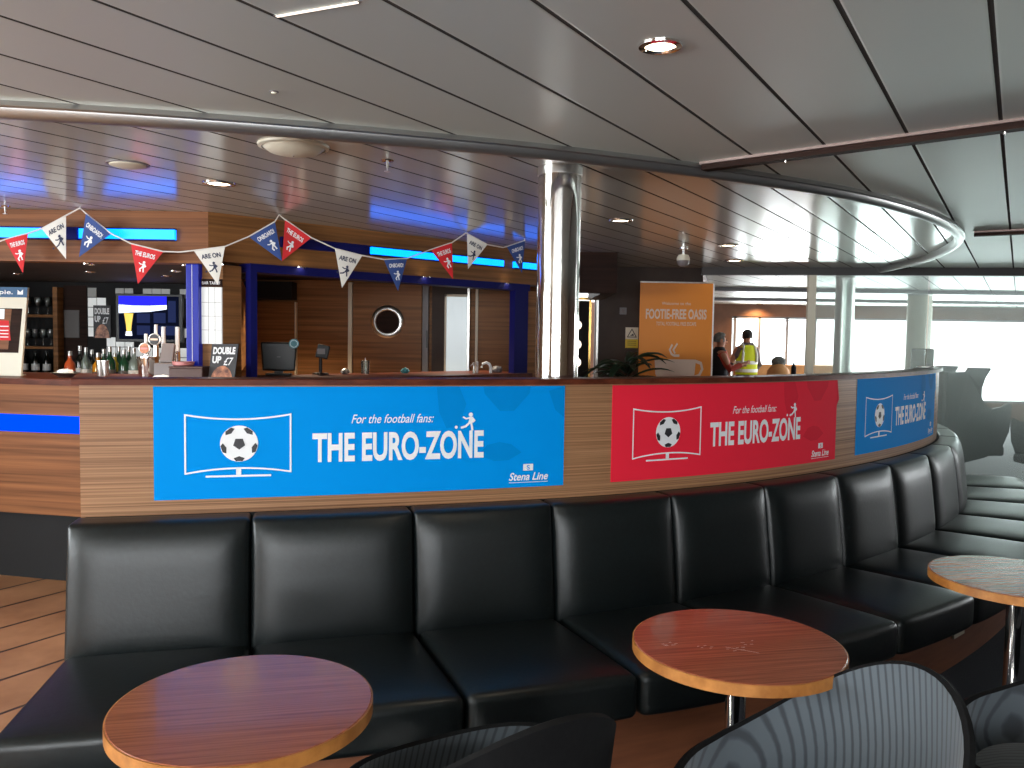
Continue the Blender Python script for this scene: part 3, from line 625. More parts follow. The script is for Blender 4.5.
# pier between the two openings, with the light box
t = thing('bar_pier', 'wood-clad pier between the two bar openings', 'pier', (-1.85, 5.3, 0))
pier = [(-1.93, 5.17), (-1.80, 5.17), along(0.22, -0.02), along(0.22, -0.10), (-2.62, 8.2), (-2.74, 8.2)]
wp('cladding', prism(BM(), pier, 1.271, 1.984), M['walnut'], t)
t = thing('light_box', 'white lit tariff panel on the pier beside the blue post', 'sign', (-1.885, 5.13, 1.5))
wp('panel', BX(-1.928, -1.803, 5.150, 5.168, 1.495, 1.845, 0.002), M['panel_light'], t)
wp('header', BX(-1.928, -1.803, 5.148, 5.168, 1.848, 1.895), M['dark_wood'], t)
b = BM(); put_text(b, 'BAR TARIFF', lambda u, v: Vector((u, 5.1475, -v)), -1.922, -1.81, -1.862, 0.018, 0.01); wp('lettering', b, M['white'], t)
g_ = BM(); [box(g_, -1.926, -1.805, 5.1485, 5.150, z, z + 0.002) for z in (1.58, 1.665, 1.75)]; [box(g_, x, x + 0.002, 5.1485, 5.150, 1.497, 1.843) for x in (-1.885, -1.845)]; wp('seam', g_, M['grey_plastic'], t)
t = thing('blue_post', 'glossy cobalt blue post at the right side of the left bar opening', 'post', (-2.06, 5.17, 1.2)); wp('post', BX(-2.01, -1.932, 5.115, 5.20, 1.271, 1.984, 0.006), M['blue_post'], t); wp('seam', BX(-1.973, -1.970, 5.112, 5.1155, 1.272, 1.98), M['white'], t)
# blue frame of the right opening
t = thing('opening_surround', 'navy blue frame around the right bar opening', 'frame', (-0.8, 6.2, 0)); 
def oblong(s0, s1, d0, d1, z0, z1, bm=None): return prism(bm or BM(), [along(s0, d0), along(s1, d0), along(s1, d1), along(s0, d1)], z0, z1)
wp('head', oblong(0.255, 2.72, 0.035, -0.12, 1.95, 2.004), M['navy'], t)
wp('post', oblong(0.255, 0.30, 0.035, -0.03, 1.271, 1.95), M['navy'], t); wp('post', oblong(2.55, 2.70, 0.035, -0.03, 1.271, 1.95), M['navy'], t)
t = thing('end_pier', 'wood-clad pier at the end of the bar beside the polished column', 'pier', (0.2, 7.1, 0))
wp('cladding', prism(BM(), [along(2.722, 0.0), along(LBC, 0.0), (0.30, 8.1), (-0.02, 8.1)], 0, 1.954), M['walnut'], t)
# counter
t = thing('bar_counter', 'wooden bar counter with a blue light strip at the left edge of the photo', 'counter', (-2.5, 5.2, 0))
front = [(-4.595, 5.34), (-1.90, 4.80)] + [along(2.70, 0.10)]; back = [along(2.70, -0.50), (-1.95, 5.67), (-4.595, 5.95)]
def inset(pts, d): return [(p[0], p[1] + d) for p in pts]
wp('front_panel', prism(BM(), [(-4.595, 5.385), (-1.91, 4.845), (-1.96, 4.98), (-4.595, 5.50)], 0.435, 1.234), M['bulkhead'], t)
wp('side_panel', prism(BM(), [(-1.905, 4.848), along(2.70, 0.06), along(2.70, -0.02), (-1.93, 4.98)], 0.42, 1.234), M['walnut'], t)
wp('plinth', prism(BM(), [(-4.595, 5.53), (-1.95, 4.93), along(2.70, -0.2), along(2.70, -0.4), (-2.0, 5.55), (-4.595, 5.6)], 0.0, 1.234), M['matt_black'], t)
ct = wp('worktop', prism(BM(), front + back, 1.2345, 1.27), M['ledge'], t)
ls = wp('light_strip', prism(BM(), [(-4.59, 5.362), (-1.93, 4.832), (-1.93, 4.847), (-4.59, 5.383)], 0.943, 1.048), M['blue_neon'], t)
# walls behind the openings
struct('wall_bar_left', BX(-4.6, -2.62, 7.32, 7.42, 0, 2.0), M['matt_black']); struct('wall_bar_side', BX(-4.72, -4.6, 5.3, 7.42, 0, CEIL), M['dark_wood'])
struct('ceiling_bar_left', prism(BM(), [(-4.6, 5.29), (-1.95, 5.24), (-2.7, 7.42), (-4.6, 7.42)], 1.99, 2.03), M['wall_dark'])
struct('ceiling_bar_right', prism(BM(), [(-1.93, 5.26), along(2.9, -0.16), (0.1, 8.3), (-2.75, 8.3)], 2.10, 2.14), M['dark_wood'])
struct('wall_bar_right', BX(-2.72, 0.34, 8.25, 8.35, 0, 2.10), M['walnut'])
# back of the right opening: cabinet, partitions, doors
t = thing('black_valance', 'black box above the left wood panel inside the right bar opening', 'cabinet', (-2.35, 8.1, 1.8)); wp('box', BX(-2.60, -2.14, 8.05, 8.245, 1.90, 2.07, 0.004), M['matt_black'], t)
t = thing('wall_panel', 'wood wall panel with pale edge strips behind the till monitor', 'panel', (-2.35, 8.2, 1.1)); wp('board', BX(-2.56, -2.15, 8.20, 8.249, 0.9, 1.88, 0.003), M['walnut'], t)
for x in (-2.575, -2.148): wp('edge_strip', BX(x, x + 0.012, 8.19, 8.249, 0.9, 1.88), M['cream'], t)
t = thing('porthole_door', 'wood door with a round steel porthole behind the bar', 'door', (-1.24, 8.2, 0)); wp('leaf', BX(-1.58, -0.90, 8.205, 8.245, 0, 2.07, 0.003), M['walnut'], t)
wp('frame', BX(-1.622, -1.582, 8.18, 8.249, 0, 2.08, 0.003), M['cream'], t); f = wp('frame', BX(-0.89, -0.83, 8.17, 8.249, 0, 2.085, 0.003), M['frame'], t)
TT = Matrix.Translation((-1.235, 8.204, 1.70)) @ Matrix.Rotation(math.pi / 2, 4, 'X')
p_ = wp('porthole', lathe(BM(), [(0.113, 0), (0.160, 0), (0.162, 0.012), (0.150, 0.022), (0.122, 0.022), (0.113, 0.014), (0.113, 0)], 40, TT), M['steel'], t, True)
bmp = BM(); 
for i in range(8): a = i * math.pi / 4; lathe(bmp, [(0, 0.028), (0.006, 0.026), (0.008, 0.02)], 8, TT @ Matrix.Translation((0.137 * math.cos(a), 0.137 * math.sin(a), 0)))
bmesh.ops.transform(bmp, matrix=t.matrix_basis.inverted(), verts=bmp.verts); finish('rivet', bmp, M['steel'], p_)
bmp = lathe(BM(), [(0, 0.006), (0.113, 0.006)], 32, TT); bmesh.ops.transform(bmp, matrix=t.matrix_basis.inverted(), verts=bmp.verts); finish('pane', bmp, M['dark_wood'], p_)
wp('hinge', BX(-0.85, -0.835, 8.155, 8.17, 1.45, 1.62), M['black'], t)
t = thing('glazed_door', 'grey door with a tall frosted pane right of the porthole door', 'door', (-0.55, 8.2, 0)); wp('leaf', BX(-0.80, -0.43, 8.215, 8.249, 0, 2.07), M['wall_dark'], t)
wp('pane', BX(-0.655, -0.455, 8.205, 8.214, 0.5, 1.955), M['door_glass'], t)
fr = BM(); box(fr, -0.675, -0.655, 8.195, 8.214, 0.5, 1.98); box(fr, -0.675, -0.43, 8.195, 8.214, 1.955, 1.98); wp('pane_frame', fr, M['cream'], t)
wp('frame', BX(-0.452, -0.425, 8.17, 8.249, 0, 2.08, 0.003), M['steel'], t)
t = thing('cladding_strip', 'pale vertical joint strip in the wood wall right of the glazed door', 'trim', (-0.35, 8.2, 0)); wp('strip', BX(-0.372, -0.345, 8.22, 8.249, 0, 2.08, 0.004), M['cream'], t)
# little spotlights under the bulkhead and in the bar ceilings
def downlight(x, y, z, r, label, on=True, grp='round recessed ceiling lights'):
    t = thing('downlight', label, 'light', (x, y, z), group=grp)
    finish('ring', lathe(BM(), [(r * 0.66, 0), (r, 0), (r * 0.98, -0.006), (r * 0.72, -0.008), (r * 0.66, 0)], 32), M['chrome'], t, True)
    finish('lens', lathe(BM(), [(0, -0.003), (r * 0.66, -0.003), (r * 0.66, -0.0005), (0, -0.0005)], 28), M['lamp'] if on else M['lamp_soft'], t)
    return t
def spot(x, y, z, power, col=(1, 0.82, 0.6), ang=2.0, r=0.03, name='spot'):
    l = bpy.data.lights.new(name, 'SPOT'); l.energy = power; l.color = col; l.spot_size = ang; l.spot_blend = 0.8; l.shadow_soft_size = r
    o = bpy.data.objects.new(name, l); C.objects.link(o); o.location = (x, y, z - 0.02); return o
for x, y, z, lab in [(-2.66, 5.22, 1.984, 'small downlight in the underside of the bulkhead, above the third pennant from the left'), (-2.05, 5.235, 1.984, 'small downlight under the bulkhead next to the blue post'),
                     (-3.05, 6.0, 1.99, 'small downlight in the dark bar ceiling, behind the white pennant'), (-3.75, 6.3, 1.99, 'small downlight in the dark bar ceiling above the glass shelves'), (-2.35, 5.8, 1.99, 'small downlight in the dark bar ceiling, nearest the blue post'), (-2.62, 6.3, 1.99, 'small downlight in the dark bar ceiling, just behind the one nearest the blue post')]:
    downlight(x, y, z, 0.04, lab, True, 'small downlights over the bar'); spot(x, y, z, 12)
for s_, lab in [(0.60, 'small downlight under the blue frame, left one of three'), (1.62, 'small downlight under the blue frame, middle one of three'), (2.45, 'small downlight under the blue frame, right one of three')]:
    x, y = along(s_, 0.05); tt = downlight(x, y, 2.003, 0.035, lab.replace('under', 'over'), True, 'small downlights over the blue frame')
spot(-1.6, 6.6, 2.09, 60); spot(-0.6, 7.2, 2.09, 60); spot(-2.0, 7.4, 2.09, 40)
for i, (x, y) in enumerate([(-1.6, 6.6), (-0.6, 7.2), (-2.0, 7.4)]): downlight(x, y, 2.10, 0.04, ['recessed light in the wood ceiling behind the blue frame, nearest the opening', 'recessed light in the wood ceiling behind the blue frame, right one', 'recessed light in the wood ceiling behind the blue frame, before the porthole door'][i], True, 'recessed lights behind the blue frame')
# main ceiling lights
downlight(0.36, 2.13, CEIL, 0.055, 'lit round downlight in the wide ceiling panels near the top of the photo'); spot(0.36, 2.13, CEIL, 7)
downlight(-1.46, 4.14, CEIL, 0.08, 'lit round downlight in the narrow ceiling left of the cream dome'); spot(-1.46, 4.14, CEIL, 9)
downlight(0.66, 5.20, CEIL, 0.075, 'lit round downlight just right of the polished column'); spot(0.66, 5.2, CEIL, 5)
downlight(1.65, 6.45, CEIL, 0.08, 'lit round downlight right of the hanging dome camera'); downlight(2.02, 7.65, CEIL, 0.09, 'furthest round downlight in front of the ceiling beam')
t = thing('vent_disc', 'round white air vent in the narrow ceiling, left', 'vent', (-1.71, 3.71, CEIL)); finish('disc', lathe(BM(), [(0, -0.016), (0.05, -0.016), (0.075, -0.008), (0.078, 0)], 32), M['cream'], t, True); finish('rim', lathe(BM(), [(0.078, 0), (0.09, 0), (0.09, -0.004), (0.078, -0.004)], 32), M['grey_plastic'], t)
t = thing('ceiling_dome', 'large cream domed speaker in the ceiling below the aluminium ring', 'speaker', (-0.87, 3.30, CEIL)); finish('dome', lathe(BM(), [(0, -0.040), (0.05, -0.037), (0.095, -0.026), (0.118, -0.010), (0.122, -0.001)], 40), M['cream'], t, True); finish('rim', lathe(BM(), [(0.122, 0), (0.138, 0), (0.136, -0.008), (0.122, -0.012)], 40), M['cream'], t, True)
finish('screw', lathe(BM(), [(0, -0.043), (0.004, -0.041), (0.004, -0.038)], 8), M['chrome'], t)
def sprinkler(x, y, label):
    t = thing('sprinkler', label, 'sprinkler', (x, y, CEIL), group='sprinkler heads in the ceiling'); finish('escutcheon', lathe(BM(), [(0, -0.006), (0.025, -0.004), (0.028, 0)], 20), M['chrome'], t, True)
    finish('stem', lathe(BM(), [(0.006, -0.004), (0.006, -0.03), (0.003, -0.032), (0.003, -0.045), (0, -0.045)], 12), M['steel'], t); finish('deflector', lathe(BM(), [(0, -0.045), (0.014, -0.045), (0.014, -0.047), (0, -0.047)], 12), M['steel'], t)
sprinkler(-0.54, 3.55, 'small sprinkler head in the narrow ceiling right of the cream dome'); sprinkler(-3.04, 5.0, 'small sprinkler head at the far left above the cyan neon')
sprinkler(2.0, 9.9, 'small sprinkler head in the bright ceiling beyond the beam')
t = thing('dome_camera', 'hanging silver dome camera above the orange banner', 'camera', (1.36, 6.71, CEIL)); finish('stem', lathe(BM(), [(0.035, 0), (0.035, -0.01), (0.012, -0.012), (0.012, -0.05)], 20), M['steel'], t, True)
finish('housing', lathe(BM(), [(0.012, -0.05), (0.04, -0.055), (0.052, -0.08), (0.052, -0.10)], 28), M['cream'], t, True); finish('lens_dome', lathe(BM(), [(0.050, -0.10), (0.046, -0.125), (0.028, -0.145), (0, -0.152)], 28), M['grey_plastic'], t, True)
t = thing('ceiling_button', 'tiny white sensor button in the wide ceiling panels', 'sensor', (-0.74, 2.58, CEIL)); finish('button', lathe(BM(), [(0, -0.008), (0.008, -0.007), (0.010, 0)], 16), M['cream'], t, True); finish('rim', lathe(BM(), [(0.010, 0), (0.014, 0), (0.013, -0.002), (0.010, -0.003)], 16), M['grey_plastic'], t)
t = thing('reflection_line', 'thin glowing line standing in for a reflection in the ceiling at the top edge', 'light', (-0.45, 1.92, CEIL)); wp('diffuser', bar_between((-0.56, 1.975), (-0.355, 1.886), 0.007, CEIL - 0.003, CEIL - 0.0005), M['lamp_soft'], t)  # a reflected line on the ceiling, built as a glowing strip
wp('frame', bar_between((-0.565, 1.977), (-0.35, 1.884), 0.011, CEIL - 0.0015, CEIL - 0.0003), M['steel'], t)
spot(4.86, 16.38, CEIL, 60, (1, 0.55, 0.22), 2.6); downlight(4.86, 16.38, CEIL, 0.08, 'warm downlight in front of the far lounge windows')
# ================================================================== BUNTING
KP = {'red': ('THE EUROS', M['flag_red'], M['white']), 'white': ('ARE ON', M['flag_white'], M['navy_ink']), 'blue': ('ONBOARD!', M['flag_blue'], M['white'])}
def pennant(a, b, tip, col, label):
    a, b, tip = Vector(a), Vector(b), Vector(tip); t = thing('pennant', label, 'pennant', tuple((a + b) / 2), group='triangular pennants on the bunting'); w_, ink, tx = KP[col]
    ux = (b - a); W = ux.length; ux.normalize(); dn = tip - (a + b) / 2; H = dn.length; n = ux.cross(dn).normalized()
    if n.y > 0: n = -n
    bm = BM(); e = 0.0012; N = 8
    # cloth with a slight belly, closed front and back
    def P(f, g, side): # f across 0..1, g down 0..1
        p = a.lerp(b, f).lerp(tip, g); return p + n * (side * e + 0.006 * math.sin(f * math.pi) * (1 - g))
    F = [[bm.verts.new(P(i / N, j / N * 0.999, 1)) for i in range(N + 1)] for j in range(N + 1)]; G = [[bm.verts.new(P(i / N, j / N * 0.999, -1)) for i in range(N + 1)] for j in range(N + 1)]
    for S in (F, G):
        for j in range(N):
            for i in range(N): bm.faces.new((S[j][i], S[j][i + 1], S[j + 1][i + 1], S[j + 1][i]))
    for j in range(N): bm.faces.new((F[j][0], F[j + 1][0], G[j + 1][0], G[j][0])); bm.faces.new((F[j][N], F[j + 1][N], G[j + 1][N], G[j][N]))
    for i in range(N): bm.faces.new((F[0][i], F[0][i + 1], G[0][i + 1], G[0][i]))
    bmesh.ops.recalc_face_normals(bm, faces=bm.faces[:]); wp('cloth', bm, ink, t, True)
    def mp(u, v):
        g = min(0.99, max(0, v)); half = (1 - g) / 2; f = 0.5 + (u / (2 * half) if half > 1e-3 else 0); f = min(1, max(0, f)); q = a.lerp(b, 0.5 + u) + dn * v
        return q + n * (e + 0.0022 + 0.006 * math.sin(max(0, min(1, f)) * math.pi) * (1 - g))
    bm = BM(); put_text(bm, w_, lambda u, v: mp(u, v), -0.31, 0.31, 0.25, 0.12, 0.03)
    player(bm, lambda u, v: mp(u * H / W, v), 0.0, 0.66, 0.30, col == 'white'); wp('lettering', bm, tx, t)
    t.empty_display_size = 0.05; return t
# hanging points under the ceiling and pennants read as plan/height points
def pt(X, Y, Z): return (X, Y, Z)
PXF = 830.0
def place(px, py, Y):
    """real position at depth Y (metres) of a spot measured in the photograph"""
    d = rt * ((px - 512) / PXF) - up * ((py - 384) / PXF) + fw; k = Y / d.y; return Vector((0, 0, EYE)) + d * k
FL = [((5, 240), (28, 234), (23, 273), 4.95, 4.96, 'red', 'red pennant furthest left on the bunting'),
      ((42, 229), (66, 216), (66, 259), 4.98, 5.0, 'white', 'white pennant on the left of the first peak of the bunting'),
      ((86, 214), (111, 234), (79, 257), 4.98, 4.99, 'blue', 'blue pennant right of the first peak of the bunting'),
      ((131, 244), (163, 252), (138, 284), 4.99, 5.0, 'red', 'red pennant hanging in front of the television'),
      ((194, 251), (225, 247), (218, 285), 5.01, 5.03, 'white', 'white pennant over the lit tariff panel'),
      ((249, 237), (275, 222), (282, 261), 5.10, 5.16, 'blue', 'blue pennant touching a red one at the second peak'),
      ((285, 220), (311, 238), (282, 261), 5.21, 5.27, 'red', 'red pennant touching a blue one at the second peak'),
      ((335, 249), (362, 256), (342, 288), 5.34, 5.42, 'white', 'white pennant left of the porthole door'),
      ((384, 260), (407, 259), (398, 291), 5.50, 5.58, 'blue', 'blue pennant hanging above the porthole door'),
      ((431, 250), (452, 243), (453, 279), 5.72, 5.80, 'red', 'red pennant right of the porthole door'),
      ((467, 234), (487, 245), (468, 269), 5.90, 5.98, 'white', 'white pennant at the third peak of the bunting'),
      ((507, 247), (525, 241), (522, 273), 6.14, 6.22, 'blue', 'small blue pennant beside the polished column')]
for a, b, c, ya, yb, col, lab in FL: pennant(place(*a, ya), place(*b, yb), place(*c, (ya + yb) / 2), col, lab)
RUN = [((-4, 243), 4.955), ((5, 240), 4.96), ((28, 234), 4.97), ((42, 229), 4.98), ((66, 216), 5.0), ((80, 208.5), 5.0), ((86, 214), 5.0), ((111, 234), 4.985), ((131, 244), 4.985), ((163, 252), 4.995), ((180, 252.5), 5.0), ((194, 251), 5.005), ((225, 247), 5.025), ((249, 237), 5.095), ((275, 222), 5.155), ((279, 215.5), 5.20), ((285, 220), 5.21), ((311, 238), 5.27), ((335, 249), 5.34), ((362, 256), 5.42), ((384, 260), 5.50), ((407, 259), 5.58), ((431, 250), 5.72), ((452, 243), 5.80), ((466, 233.5), 5.89), ((468, 234.5), 5.90), ((487, 245), 5.98), ((503, 248), 6.10), ((507, 247), 6.14), ((525, 241), 6.22)]
t = thing('bunting_tape', 'thin white tape of the bunting looped under the ceiling', 'tape', tuple(place(279, 215.5, 5.2)))
wp('tape', tube(BM(), [place(p[0], p[1] - 0.5, y) for p, y in RUN], 0.0045, 6), M['string'], t)
for (p, y) in (((80, 208.5), 5.0), ((279, 215.5), 5.2), ((467, 234), 5.9), ((524, 241), 6.22)):
    q = place(*p, y); wp('hook', tube(BM(), [(q.x, q.y, q.z), (q.x + 0.004, q.y, q.z + 0.5 * (CEIL - q.z)), (q.x, q.y, CEIL)], 0.003, 6), M['steel'], t)
# ================================================================== BACK BAR, LEFT OPENING
t = thing('glass_shelving', 'dark wood shelving of glasses and wine at the left of the back bar', 'shelf', (-4.25, 7.1, 0))
wp('side_panel', BX(-3.985, -3.945, 7.205, 7.315, 0.9, 1.94, 0.003), M['walnut'], t); wp('side_panel', BX(-4.59, -4.55, 7.205, 7.315, 0.9, 1.94, 0.003), M['walnut'], t)
for z in (1.18, 1.425, 1.700): wp('shelf', BX(-4.55, -3.985, 7.205, 7.315, z - 0.022, z, 0.002), M['walnut'], t)
t = thing('back_counter', 'black work counter below the back wall of the bar', 'counter', (-3.5, 6.9, 0)); wp('body', BX(-4.59, -2.75, 6.55, 7.0, 0.0, 1.08, 0.004), M['matt_black'], t); wp('worktop', BX(-4.59, -2.75, 6.52, 7.0, 1.081, 1.11, 0.004), M['steel'], t)
t = thing('wood_panel', 'dark wood panel with a pale grey notice between the shelving and the tiles', 'panel', (-3.84, 7.3, 1.0)); wp('board', BX(-3.94, -3.735, 7.295, 7.318, 0.9, 1.96, 0.002), M['dark_wood'], t); wp('notice', BX(-3.945 + 0.01, -3.80, 7.288, 7.294, 1.505, 1.745), M['notice'], t)
def lathe_obj(name, prof, m, parent=None, n=16): return finish(name, lathe(BM(), prof, n), m, parent, True)
def mk_glass(label, grp):
    t = thing('wine_glass', label, 'glass', (0, 0, 0), group=grp); lathe_obj('bowl', [(0.004, 0.065), (0.024, 0.08), (0.03, 0.11), (0.026, 0.15), (0.024, 0.15), (0.028, 0.11), (0.022, 0.082), (0, 0.07)], M['tumbler'], t, 14)
    lathe_obj('stem', [(0, 0.0), (0.027, 0.0), (0.026, 0.003), (0.004, 0.008), (0.0035, 0.06), (0.004, 0.066)], M['tumbler'], t, 14); return t
def mk_bottle(label, grp, glass, lab, h=0.29, r=0.036, cap='black', cat='bottle'):
    t = thing('bottle', label, cat, (0, 0, 0), group=grp); b = h / 0.29
    lathe_obj('body', [(0, 0), (r * 0.95, 0), (r, 0.006), (r, 0.165 * b), (r * 0.9, 0.19 * b), (r * 0.42, 0.22 * b), (r * 0.36, 0.235 * b), (r * 0.36, 0.268 * b), (0, 0.268 * b)], glass, t, 18)
    lathe_obj('label_band', [(r + 0.0008, 0.05 * b), (r + 0.0012, 0.05 * b), (r + 0.0012, 0.13 * b), (r + 0.0008, 0.13 * b)], lab, t, 18)
    lathe_obj('cap', [(r * 0.4, 0.255 * b), (r * 0.4, 0.29 * b), (0, 0.29 * b)], M[cap], t, 12); return t
def row(proto, pos, labels=None):
    out = []
    for i, p in enumerate(pos):
        o = proto if i == 0 else dup(proto); o.location = p
        if labels: o['label'] = labels[i % len(labels)]
        out.append(o)
    return out
row(mk_glass('wine glass standing on the top shelf of the bar shelving', 'glasses on the top bar shelf'), [(-4.48 + 0.085 * i, 7.255, 1.7005) for i in range(6)])
row(mk_glass('wine glass standing on the middle shelf of the bar shelving', 'glasses on the middle bar shelf'), [(-4.50 + 0.067 * i, 7.255, 1.4255) for i in range(8)])
row(mk_bottle('dark wine bottle with a white label on the lowest bar shelf', 'wine bottles on the lowest bar shelf', M['dark_glass'], M['white'], 0.205, 0.032), [(-4.47 + 0.1 * i, 7.255, 1.1805) for i in range(5)])
# mosaic of white, grey and dark tiles; a weak glow is put into the white
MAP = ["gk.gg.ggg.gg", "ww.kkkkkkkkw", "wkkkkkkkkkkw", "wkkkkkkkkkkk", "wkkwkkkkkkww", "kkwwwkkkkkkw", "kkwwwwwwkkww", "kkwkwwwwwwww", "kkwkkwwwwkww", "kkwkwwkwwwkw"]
bm = BM(); t = thing('tile_wall', 'black back-bar wall with white mosaic tiles given a weak glow behind the television', 'tile wall', (-3.3, 7.3, 1.2))
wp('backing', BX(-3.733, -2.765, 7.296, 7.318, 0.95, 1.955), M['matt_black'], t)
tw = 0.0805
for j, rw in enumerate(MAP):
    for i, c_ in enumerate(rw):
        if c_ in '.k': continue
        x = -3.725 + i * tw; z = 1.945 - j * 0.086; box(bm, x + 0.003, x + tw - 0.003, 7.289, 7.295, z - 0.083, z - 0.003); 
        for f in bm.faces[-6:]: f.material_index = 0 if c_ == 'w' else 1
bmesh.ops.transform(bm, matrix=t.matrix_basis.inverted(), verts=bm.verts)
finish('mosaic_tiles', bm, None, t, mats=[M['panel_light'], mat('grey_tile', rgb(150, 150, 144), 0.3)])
def double_up(t, mp, s=1.0):
    b = BM(); put_text(b, 'DOUBLE', mp, 0.08, 0.92, 0.26, 0.17, 0.05); put_text(b, 'UP', mp, 0.08, 0.42, 0.50, 0.17, 0.05); put_text(b, '\u00a37', mp, 0.52, 0.88, 0.56, 0.20, 0.012, 0.2); wp('lettering', b, M['white'], t)
    b = BM(); poly2(b, [(0.5 + 0.42 * math.cos(a), 1.0 - 0.42 * math.sin(a)) for a in [math.pi * i / 14 for i in range(15)]], mp); wp('drink_print', b, M['copper'], t)
t = thing('promotion_poster', 'small DOUBLE UP poster on the tiled wall left of the television', 'poster', (-3.6, 7.28, 1.64)); wp('sheet', BX(-3.672, -3.52, 7.281, 7.287, 1.505, 1.79), M['ink'], t)
double_up(t, lambda u, v: Vector((-3.672 + u * 0.152, 7.2795, 1.79 - v * 0.285)))
t = thing('television', 'wall television showing a pint of lager and blue menu panels', 'television', (-3.155, 7.2, 1.48)); wp('casing', BX(-3.44, -2.86, 7.20, 7.25, 1.475, 1.893, 0.006), M['black'], t); wp('wall_bracket', BX(-3.215, -3.085, 7.25, 7.288, 1.6, 1.76), M['matt_black'], t)
x0, x1, z0, z1 = -3.410, -2.89, 1.500, 1.872; Yt = 7.198
mp = lambda u, v: Vector((x0 + (x1 - x0) * u, Yt, z1 - (z1 - z0) * v)); mpf = lambda u, v: mp(u, v) + Vector((0, -0.0012, 0)); mpg = lambda u, v: mp(u, v) + Vector((0, -0.0022, 0))
b = BM(); poly2(b, [(0, 0), (1, 0), (1, 1), (0, 1)], mp); sc_ = wp('screen', b, M['screen_dark'], t)
def sub(name, pts_list, m, mpx):
    b = BM(); [poly2(b, p, mpx) for p in pts_list]; bmesh.ops.transform(b, matrix=t.matrix_basis.inverted(), verts=b.verts); return finish(name, b, m, sc_)
sub('blue_header', [[(0, 0), (0.8, 0), (0.8, 0.2), (0, 0.22)]], M['screen_blue'], mpf)
sub('white_swoosh', [[(0, 0.19), (0.22, 0.22), (0.5, 0.22), (0.8, 0.2), (0.8, 0.3), (0.5, 0.36), (0.22, 0.38), (0, 0.40)]], M['screen_white'], mpf)
sub('menu_panel', [[(0.30, 0.40), (0.52, 0.40), (0.52, 0.62), (0.30, 0.62)], [(0.58, 0.38), (0.78, 0.38), (0.78, 0.62), (0.58, 0.62)], [(0.58, 0.68), (0.94, 0.68), (0.94, 0.9), (0.58, 0.9)], [(0.30, 0.68), (0.52, 0.68), (0.52, 0.9), (0.30, 0.9)], [(0.82, 0.1), (0.95, 0.1), (0.95, 0.6), (0.82, 0.6)]], M['screen_panel'], mpf)
sub('pint_print', [[(0.09, 0.40), (0.245, 0.40), (0.215, 0.66), (0.205, 0.82), (0.13, 0.82), (0.12, 0.66)]], M['screen_amber'], mpg); sub('pint_base', [[(0.12, 0.82), (0.215, 0.82), (0.225, 0.92), (0.11, 0.92)]], M['screen_white'], mpg)
# white notice stand, far left, on the counter
t = thing('notice_board', 'white framed notice board with a blue header at the left edge', 'board', (-3.1, 5.3, 1.27), 0)
TB = Matrix.Translation((-3.365, 5.28, 1.271)) @ Matrix.Diagonal((1, 1, 1.05, 1)) @ Matrix.Rotation(math.radians(-5), 4, 'X')
def tb(name, x0, x1, y0, y1, z0, z1, m, par=None): 
    b = BX(x0, x1, y0, y1, z0, z1, 0.0, TB); bmesh.ops.transform(b, matrix=t.matrix_basis.inverted(), verts=b.verts); return finish(name, b, m, par or t)
LX, RX = -0.15, 0.20
def slab(name, pts, y0, y1, m):
    bm = BM(); a = [bm.verts.new(TB @ Vector((x, y0, z))) for x, z in pts]; b_ = [bm.verts.new(TB @ Vector((x, y1, z))) for x, z in pts]; n = len(pts); bm.faces.new(a); bm.faces.new(b_[::-1])
    for i in range(n): bm.faces.new((a[i], b_[i], b_[(i + 1) % n], a[(i + 1) % n]))
    bmesh.ops.recalc_face_normals(bm, faces=bm.faces[:]); return wp(name, bm, m, t)
slab('board', [(-0.30, 0.0), (0.235, 0.0), (0.262, 0.54), (-0.30, 0.54)], 0.0, 0.018, M['cream']); slab('header', [(-0.29, 0.478), (0.259, 0.478), (0.262, 0.54), (-0.29, 0.54)], -0.002, -0.0001, M['board_blue'])
slab('wood_print', [(-0.2, 0.14), (0.215, 0.14), (0.232, 0.41), (-0.2, 0.41)], -0.002, -0.0001, M['dark_wood']); slab('photo_print', [(-0.2, 0.16), (0.15, 0.16), (0.165, 0.405), (-0.2, 0.405)], -0.003, -0.0021, M['bulkhead'])
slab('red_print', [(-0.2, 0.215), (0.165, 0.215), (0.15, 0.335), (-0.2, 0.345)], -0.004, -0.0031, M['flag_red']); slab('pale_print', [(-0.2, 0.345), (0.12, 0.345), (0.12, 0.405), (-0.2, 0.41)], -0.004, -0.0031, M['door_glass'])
tbm = lambda u, v: TB @ Vector((u, -0.0045, -v)); b = BM(); put_text(b, 'pie.', tbm, 0.085, 0.17, -0.497, 0.026, 0.01); poly2(b, [(0.20, -0.495), (0.235, -0.495), (0.235, -0.525), (0.2175, -0.51), (0.20, -0.525)], tbm)
for z in (0.235, 0.255, 0.275, 0.30): stroke(b, [(0.02, -z), (0.15, -z)], 0.006, tbm)
wp('lettering', b, M['white'], t); slab('foot', [(-0.28, 0.0), (0.20, 0.0), (0.20, 0.012), (-0.28, 0.012)], 0.02, 0.12, M['cream'])
